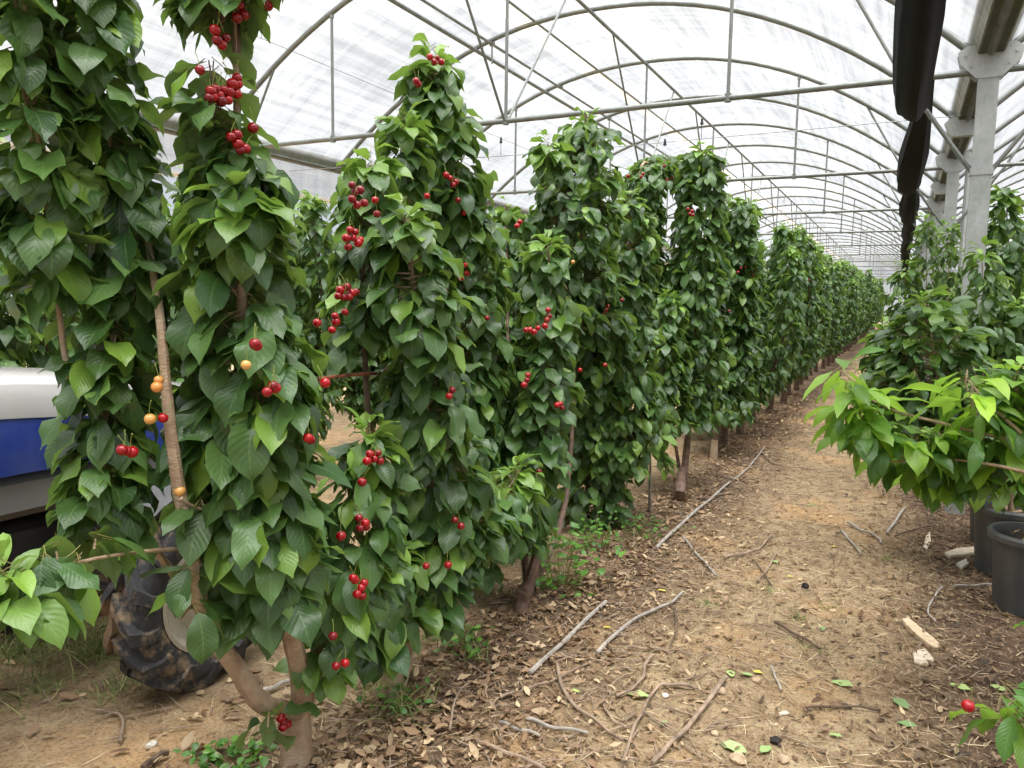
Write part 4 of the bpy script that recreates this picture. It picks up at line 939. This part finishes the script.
# ------------------------------------------------------------------ ground litter
def stuff(o, label, cat): return tag(o, label, cat, kind='stuff')
def lying(lv, n, X, Y, L, asp, tint, bend=(-1.2, 1.6), z=(.002, .02), e=(-.05, .35), roll=.35, keep=None):
    r = lv.r; x, y = X(n), Y(n)
    if keep is not None:
        k = keep(x, y); x, y = x[k], y[k]; n = len(x)
    Ls = r.uniform(L[0], L[1], n)
    lv.add(np.stack([x, y, r.uniform(z[0], z[1], n)], 1), r.uniform(0, 6.28, n), r.uniform(e[0], e[1], n), r.uniform(bend[0], bend[1], n)*.5, Ls, Ls*asp*r.uniform(.7, 1.2, n), r.normal(0, roll, n), r.uniform(-.5, .9, n), r.uniform(0, .35, n), tint(n))
lv = Leaves(71); r = lv.r
tnt = lambda n: np.stack([r.uniform(0, 1, n), r.uniform(.1, 1, n), np.where(r.random(n) < .2, r.uniform(.3, 1, n), 0)], 1)
lying(lv, 2900, lambda n: r.normal(-1.55, .22, n), lambda n: 1.6+r.random(n)**1.4*13, (.03, .075), .42, tnt)
lying(lv, 3000, lambda n: r.normal(-1.3, .4, n), lambda n: 1.6+r.random(n)**1.5*11, (.02, .05), .38, tnt)
lying(lv, 900, lambda n: r.normal(-1.15, .35, n), lambda n: 2.0+r.random(n)*4, (.02, .06), .4, tnt)
lying(lv, 3500, lambda n: r.normal(.38, .32, n), lambda n: 2.5+r.random(n)**1.3*9, (.015, .055), .4, lambda n: np.stack([r.uniform(0, 1, n), r.uniform(-.7, .7, n), np.where(r.random(n) < .12, r.uniform(.3, 1, n), 0)], 1))
lying(lv, 1500, lambda n: r.uniform(-1.2, .4, n), lambda n: 1.8+r.random(n)**1.3*10, (.012, .04), .35, tnt)
lying(lv, 9000, lambda n: r.uniform(-2.0, .9, n), lambda n: 1.75+r.random(n)**1.7*7, (.007, .028), .4, lambda n: np.stack([r.uniform(0, 1, n), r.uniform(-.6, 1, n), np.where(r.random(n) < .15, r.uniform(.3, 1, n), 0)], 1), z=(.001, .008))
lying(lv, 350, lambda n: r.uniform(-4.2, -2.0, n), lambda n: r.uniform(1.2, 4.5, n), (.03, .08), .45, tnt)
stuff(lv.mesh('leaf_litter', [M['dead_leaf']], None, 1), 'brown curled dead leaves scattered under the trees and along the path edges', 'leaf litter')
lv = Leaves(72); r = lv.r
tn2 = lambda n: np.stack([r.uniform(0, 1, n), r.uniform(.1, .9, n), np.where(r.random(n) < .3, r.uniform(.3, 1, n), 0)], 1)
for n, X, Y in ((11000, lambda n: r.uniform(-1.9, .6, n), lambda n: 1.7+r.random(n)**1.6*7), (3200, lambda n: r.uniform(-4.3, -1.8, n), lambda n: r.uniform(1.2, 4.2, n)), (2200, lambda n: r.normal(-.3, .45, n), lambda n: r.uniform(4, 13, n))):
    lying(lv, n, X, Y, (.02, .12), .028, tn2, bend=(-.5, .6), z=(.002, .012), e=(-.03, .12))
stuff(lv.mesh('straw', [M['straw']], None, 0), 'dry straw bits strewn over the soil path', 'straw')
b = MB(); rg = random.Random(9)
for i in range(1500):
    z = rg.random(); x = rg.gauss(-1.15, .45) if z < .6 else rg.uniform(-1.0, 1.0) if z < .85 else rg.uniform(-4, -2)
    y = 1.7+rg.random()**1.6*9; a = rg.uniform(0, 6.28); l = rg.uniform(.04, .10)+.16*rg.random()**3; k = rg.uniform(-.25, .25)
    p = np.array([x, y, .012]); d = np.array([math.cos(a), math.sin(a), 0]); e = np.array([-d[1], d[0], 0])
    w = rg.uniform(.0013, .0042); b.tube([p, p+d*l*.5+e*l*k*.5+[0, 0, .004], p+d*l], [w, w*.9, w*.6], 5)
stuff(b.build('twig_litter', M['stick']), 'small dry twigs littering the soil', 'twigs')
lv = Leaves(73); r = lv.r
def tuft(u, v, n, sp, L):
    c = at_z(u, v); a = r.uniform(0, 6.28, n); d = np.abs(r.normal(0, sp, n)); Ls = r.uniform(L[0], L[1], n)
    lv.add(np.stack([c[0]+np.cos(a)*d, c[1]+np.sin(a)*d, np.zeros(n)], 1), r.uniform(0, 6.28, n), r.uniform(.5, 1.4, n), r.uniform(.2, 1.5, n), Ls, np.full(n, .0045), r.normal(0, .4, n), r.uniform(0, .3, n), r.uniform(0, .05, n), np.stack([r.uniform(0, 1, n), r.uniform(.2, .8, n), np.where(r.random(n) < .6, r.uniform(.2, 1, n), 0)], 1))
for u, v, n, sp, L in ((55, 640, 420, .22, (.07, .20)), (100, 655, 260, .14, (.06, .18)), (20, 655, 260, .2, (.06, .16)), (85, 615, 220, .16, (.06, .18)), (120, 690, 100, .1, (.05, .12)), (40, 690, 120, .15, (.05, .11)),
    (385, 690, 80, .08, (.08, .2)), (400, 715, 60, .1, (.08, .22)), (430, 640, 60, .08, (.06, .16)), (470, 660, 40, .07, (.06, .15)),
    (770, 590, 40, .08, (.02, .05)), (800, 620, 40, .08, (.02, .05)), (830, 610, 30, .06, (.02, .05)), (705, 605, 40, .08, (.02, .06)), (810, 650, 40, .1, (.02, .05)), (885, 560, 40, .07, (.02, .05)), (810, 507, 40, .1, (.02, .06)), (640, 540, 40, .1, (.03, .09))):
    tuft(u, v, n, sp, L)
stuff(lv.mesh('grass', [M['grass']], None, 0), 'sparse half-dry grass growing beside the tractor and along the path', 'grass')
# sticks, one by one (outline in the photograph, laid on the soil)
def stick(pts, r0, r1, mm, label):
    P = [at_z(u, v, r0*.9+.012) for u, v in pts]; P = smooth_path(P, 4)
    for i, p in enumerate(P): p[2] += .004*math.sin(i*1.3)
    b = MB(); b.tube(P, list(np.linspace(r0, r1, len(P))), 7, wob=.12, rng=random.Random(int(pts[0][0])))
    tag(b.build('stick', M[mm]), label, 'stick')
S_, G_, D_ = 'stick', 'stick_grey', 'stick_dark'
for pts, r0, r1, mm, lab in (
    ([(530, 673), (568, 637), (606, 601)], .011, .010, G_, 'straight thick pale grey stick lying nearest the third tree trunk'),
    ([(597, 653), (622, 628), (650, 611), (668, 604), (682, 593)], .010, .006, G_, 'long curved grey stick just right of the straight pale one'),
    ([(653, 655), (645, 664), (644, 674), (636, 685), (616, 697)], .008, .006, S_, 'hook-shaped brown stick in the middle of the path edge'),
    ([(500, 697), (525, 689), (550, 681), (587, 664)], .006, .004, S_, 'thin light brown twig running up towards the straight grey stick'),
    ([(557, 664), (562, 686), (574, 704), (600, 724), (622, 741)], .008, .006, S_, 'long bent stick curving down to the tangle at the bottom'),
    ([(692, 686), (669, 684), (656, 688), (645, 706), (634, 728), (623, 762)], .008, .005, S_, 'long crooked stick bending down beside the pale green fallen leaf'),
    ([(726, 677), (706, 703), (688, 726), (668, 746), (652, 764)], .010, .008, S_, 'long thick brown stick slanting to the bottom edge of the bare orange soil'),
    ([(603, 694), (605, 708), (614, 720), (626, 728)], .005, .004, S_, 'short wavy twig left of the pale green fallen leaf'),
    ([(683, 537), (698, 555), (716, 575)], .008, .006, G_, 'short straight grey stick pointing across the path edge, mid-distance'),
    ([(724, 557), (745, 553), (758, 549), (771, 536)], .010, .006, S_, 'elbow-bent light brown stick in the middle of the path'),
    ([(656, 548), (684, 521), (709, 500), (730, 482), (746, 470), (764, 448)], .012, .007, G_, 'long grey branch lying along the foot of the far row'),
    ([(699, 499), (712, 497), (727, 494)], .010, .008, D_, 'stubby dark stick crossing beside the long grey branch'),
    ([(716, 476), (732, 479), (748, 483)], .009, .006, D_, 'dark twig right of the long grey branch, farther up the path'),
    ([(762, 452), (772, 462), (785, 466), (804, 468)], .008, .005, S_, 'thin brown twig lying across the far path'),
    ([(848, 522), (862, 530), (878, 537), (881, 543)], .009, .007, G_, 'grey stick curving toward the potted trees, mid-path'),
    ([(841, 530), (850, 540), (861, 553)], .007, .006, G_, 'straight pale twig just below the curving grey stick'),
    ([(887, 533), (896, 520), (905, 507)], .009, .008, G_, 'short pale stick under the overhanging lime leaves'),
    ([(895, 536), (912, 530), (936, 525)], .007, .005, D_, 'dark twig in the mulch left of the black pots'),
    ([(942, 587), (932, 600), (928, 612), (936, 622)], .006, .004, G_, 'thin hooked grey twig in the dark mulch'),
    ([(953, 586), (975, 585), (994, 584)], .006, .005, G_, 'thin pale twig lying at the foot of the frontmost pot'),
    ([(775, 622), (796, 634), (820, 648)], .008, .006, D_, 'dark straight stick below the round dark clod'),
    ([(771, 666), (776, 678), (781, 689)], .005, .004, G_, 'tiny pale twig beside the bare orange soil'),
    ([(803, 708), (840, 706), (880, 709)], .005, .004, D_, 'thin dark twig lying level near the bottom of the path'),
    ([(627, 647), (645, 648), (663, 649)], .006, .005, S_, 'short light twig above the hook-shaped stick'),
    ([(675, 607), (676, 630), (669, 649)], .006, .004, D_, 'thin dark twig hanging below the curved grey stick'),
    ([(477, 742), (510, 753), (545, 768)], .008, .007, S_, 'thick brown stick at the very bottom edge, left of the tangle'),
    ([(500, 722), (520, 729), (540, 735)], .007, .005, G_, 'pale stick low in the picture beside the bent stick'),
    ([(527, 718), (555, 727), (588, 732)], .007, .006, G_, 'pale forked-looking stick just above the bottom tangle'),
    ([(771, 585), (757, 563), (752, 560)], .006, .004, D_, 'small dark twig near the elbow-bent stick'),
    ([(757, 581), (768, 568), (777, 552)], .006, .004, S_, 'thin brown twig slanting right of the elbow-bent stick'),
    ([(258, 694), (275, 686), (290, 680)], .010, .008, G_, 'grey stick lying behind the nearest tree trunk'),
    ([(230, 702), (238, 698), (246, 697)], .008, .007, D_, 'short dark stick beside the tractor wheel'),
    ([(120, 742), (123, 720), (112, 712), (95, 710)], .006, .004, S_, 'forked brown twig on the bare soil in front of the tractor'),
    ([(0, 612), (12, 614), (17, 622), (10, 632)], .008, .006, S_, 'curled pale root at the left edge of the soil'),
    ([(195, 756), (220, 750), (245, 750), (270, 753)], .007, .005, D_, 'reddish dark twig at the bottom left beside the weeds'),
    ([(143, 768), (155, 758), (168, 752)], .012, .010, D_, 'thick dark bark-covered stick at the bottom left edge'),
    ([(450, 730), (455, 700), (470, 682), (500, 672)], .005, .003, S_, 'arching thin stem among the dead leaves left of the sticks')):
    stick(pts, r0, r1, mm, lab)
def slab(corners, th, mm, name, label, cat):
    P = [at_z(u, v, 0) for u, v in corners]; b = MB(); n = len(P); c = sum(P)/n
    b.loft([[p+[0, 0, .003] for p in P], [p+[0, 0, th*.7] for p in P], [c+(p-c)*.93+[0, 0, th] for p in P]]); tag(b.build(name, M[mm], None, False), label, cat)
slab([(901, 623), (907, 621), (920, 632), (934, 643), (941, 650), (932, 652), (918, 641), (906, 630)], .026, 'wood_chip', 'wood_offcut', 'long pale tan wood offcut lying in the path on the right', 'wood')
slab([(944, 556), (955, 552), (975, 550), (981, 553), (966, 558), (950, 559)], .026, 'wood_pale', 'wood_offcut', 'flat pale piece of wood beside the black pots', 'wood')
slab([(923, 548), (926, 536), (930, 532), (931, 542), (927, 550)], .008, 'wood_pale', 'wood_offcut', 'small upright-looking pale splinter in the mulch', 'wood')
slab([(775, 715), (786, 712), (790, 715), (778, 717)], .008, 'wood_pale', 'wood_offcut', 'tiny pale splinter on the bare orange soil', 'wood')
slab([(912, 654), (925, 651), (934, 662), (926, 668), (914, 664)], .016, 'wood_pale', 'bark_flake', 'crumpled pale flake just below the long wood offcut', 'bark')
slab([(956, 566), (966, 561), (969, 566), (962, 570)], .02, 'stone_pale', 'stone', 'small white stone left of the frontmost pot', 'stone')
def blob(u, v, r, mm, name, label, cat, sq=.7, seed=0):
    p = at_z(u, v, 0); rg = random.Random(seed); b = MB(); prof = []
    for i in range(8):
        a = PI*i/7; prof.append((max(.001, math.sin(a))*r, -math.cos(a)*r*sq))
    b.lathe(prof, p+[0, 0, r*sq*.8], 'z', 12); k = rg.uniform(0, 6)
    b.v = [tuple(np.array(q)+r*.12*np.array([math.sin(q[2]*300+k), math.cos(q[0]*280+k), math.sin(q[1]*260)])) for q in b.v]
    tag(b.build(name, M[mm]), label, cat)
blob(805, 589, .021, 'dark_ball', 'clod', 'round black clod sitting alone in the middle of the path', 'clod', 1.0, 1)
for i, (u, v, r, mm, lab) in enumerate(((738, 762, .028, 'stone', 'largest rounded stone at the bottom edge of the orange soil'), (722, 693, .02, 'stone', 'rounded tan stone beside the long thick stick'), (665, 697, .016, 'stone_pale', 'small pale pebble right of the pale green fallen leaf'), (757, 682, .02, 'stone', 'tan pebble beside the pair of fallen green leaves'), (776, 743, .022, 'dark_ball', 'dark brown lump right of the flat green fallen leaf'), (725, 712, .014, 'stone', 'small tan pebble on the bare orange soil'), (783, 762, .02, 'stone', 'pale stone at the bottom edge right of the largest one'), (152, 748, .022, 'stone_pale', 'whitish stone on the soil at bottom left'), (715, 735, .014, 'stone', 'tiny pebble left of the flat green fallen leaf'))):
    blob(u, v, r, mm, 'stone', lab, 'stone', .6, i)
def fallen(u, v, L, ang, t, label, asp=.55, lod=1):
    lv = Leaves(int(u*3+v)); p = at_z(u, v, .006); d = np.array([math.cos(ang), math.sin(ang), 0]); 
    lv.add(np.array([p-d*L/2+[0, 0, .004]]), [ang], [.10], [.25], [L], [L*asp], [.1], [.15], [.08], np.array([t]))
    tag(lv.mesh('fallen_leaf', [M['fallen_leaf']], None, lod), label, 'leaf')
gr, ye = (.7, .6, .05), (.6, .6, .9)
for a in ((640, 696, .10, .3, (1, .8, .1), 'large pale green fallen leaf among the sticks'), (733, 748, .10, 2.9, (1, .9, .0), 'flat oval green fallen leaf on the bare orange soil'), (766, 750, .07, 1.2, gr, 'crumpled green fallen leaf right of the flat oval one'), (731, 674, .065, 1.9, (.9, .8, .1), 'pale green leaf at the tip of the long thick stick'), (746, 675, .065, .4, gr, 'curled green leaf in the middle of a group of three'), (758, 673, .05, 0, ye, 'yellowish leaf at the right of a group of three'),
          (842, 684, .09, 3.0, gr, 'rolled dull green leaf alone in the lower path'), (900, 704, .09, 2.3, (.2, .3, 0), 'dark green fallen leaf low on the right of the path'), (907, 725, .07, 3.1, (.3, .3, 0), 'dark leaf lying below another dark leaf on the lower right'), (836, 736, .05, .3, gr, 'small green leaf near the bottom of the path'), (823, 629, .05, 1.6, (.3, .5, 0), 'small dark green leaf on the straw in mid-path'), (662, 591, .05, .2, ye, 'yellow fallen leaf beside the curved grey stick'), (575, 692, .05, .2, (.9, .8, .2), 'lime green leaf beside the bent stick'), (664, 724, .05, 1.1, gr, 'small green leaf between two long sticks at the bottom'),
          (790, 577, .04, .2, ye, 'bright yellow leaf left of the round black clod'), (774, 562, .06, 2.8, gr, 'pale green leaf beside the elbow-bent stick'), (607, 628, .04, .5, ye, 'small yellow leaf between the two grey sticks'), (834, 547, .05, .3, ye, 'yellow-brown leaf on the far path'), (960, 688, .08, 3.1, (.9, .9, .1), 'pale leaf on the ground behind the single low cherry'), (998, 689, .07, 2.6, (.9, .9, .1), 'pale green leaf on the ground right of the single low cherry')):
    fallen(*a)
def weed(u, v, n, sp, h, label, L=(.025, .05)):
    c = at_z(u, v); lv = Leaves(int(u*7+v)); r = lv.r; B = np.stack([c[0]+r.normal(0, sp, n), c[1]+r.normal(0, sp, n), r.uniform(.01, h, n)], 1)
    t = thing('weed', label, 'weed', c); b = MB()
    for k in range(0, n, 4): b.tube([(c[0]+(B[k][0]-c[0])*.4, c[1]+(B[k][1]-c[1])*.4, 0), B[k]], .0016, 4, False)
    Ls = r.uniform(L[0], L[1], n); lv.add(B, r.uniform(0, 6.28, n), r.uniform(-.2, .6, n), r.uniform(.2, 1.0, n), Ls, Ls*.6, r.normal(0, .3, n), r.uniform(0, .3, n), r.uniform(0, .1, n), np.stack([r.uniform(0, 1, n), r.uniform(.3, 1, n), np.where(r.random(n) < .3, r.uniform(.2, .8, n), 0)], 1))
    s = b.build('stems', M['petiole'], t); s['kind'] = 'stuff'; l = lv.mesh('leaves', [M['weed']], t, 1); l['kind'] = 'stuff'
weed(560, 588, 150, .11, .34, 'bushy bright green weed beside the third tree trunk', (.035, .07)); weed(600, 548, 90, .10, .22, 'bright green weed farther along the row, behind the bushy one')
weed(468, 655, 60, .06, .14, 'small green weed in the dead leaves right of the second trunk'); weed(428, 606, 70, .09, .30, 'light green weed growing between second and third trunks', (.03, .06)); weed(210, 764, 40, .05, .06, 'low green weed at the bottom left edge'); weed(245, 764, 50, .06, .07, 'low spreading weed just left of the nearest trunk'); weed(395, 706, 40, .06, .08, 'tiny weed at the foot of the second trunk'); weed(640, 534, 60, .1, .12, 'short weeds near the thin grey young tree')

# ------------------------------------------------------------------ light: bright overcast sky
w = bpy.data.worlds.new('sky'); bpy.context.scene.world = w; w.use_nodes = True
nt = w.node_tree; nt.nodes.clear()
tc = nt.nodes.new('ShaderNodeTexCoord'); sx = nt.nodes.new('ShaderNodeSeparateXYZ'); nt.links.new(tc.outputs['Generated'], sx.inputs[0])
col = ramp(nt, sx.outputs[2], [(0, (.195, .215, .24)), (.3, (.22, .226, .232)), (.65, (.50, .51, .52)), (1, (1.0, 1.0, 1.0))])
bg = nt.nodes.new('ShaderNodeBackground'); bg.inputs['Strength'].default_value = 2.35; nt.links.new(col, bg.inputs['Color'])
o = nt.nodes.new('ShaderNodeOutputWorld'); nt.links.new(bg.outputs[0], o.inputs['Surface'])
sl = bpy.data.lights.new('sun', 'SUN'); sl.energy = 5.4; sl.angle = R_(55); so = link(bpy.data.objects.new('sun', sl)); so.rotation_euler = Vector((-.12, .12, -1)).to_track_quat('-Z', 'Y').to_euler()
vs = bpy.context.scene.view_settings
vs.view_transform = 'Standard'; vs.look = 'None'; vs.gamma = 1; vs.use_curve_mapping = False; vs.exposure = 0.42
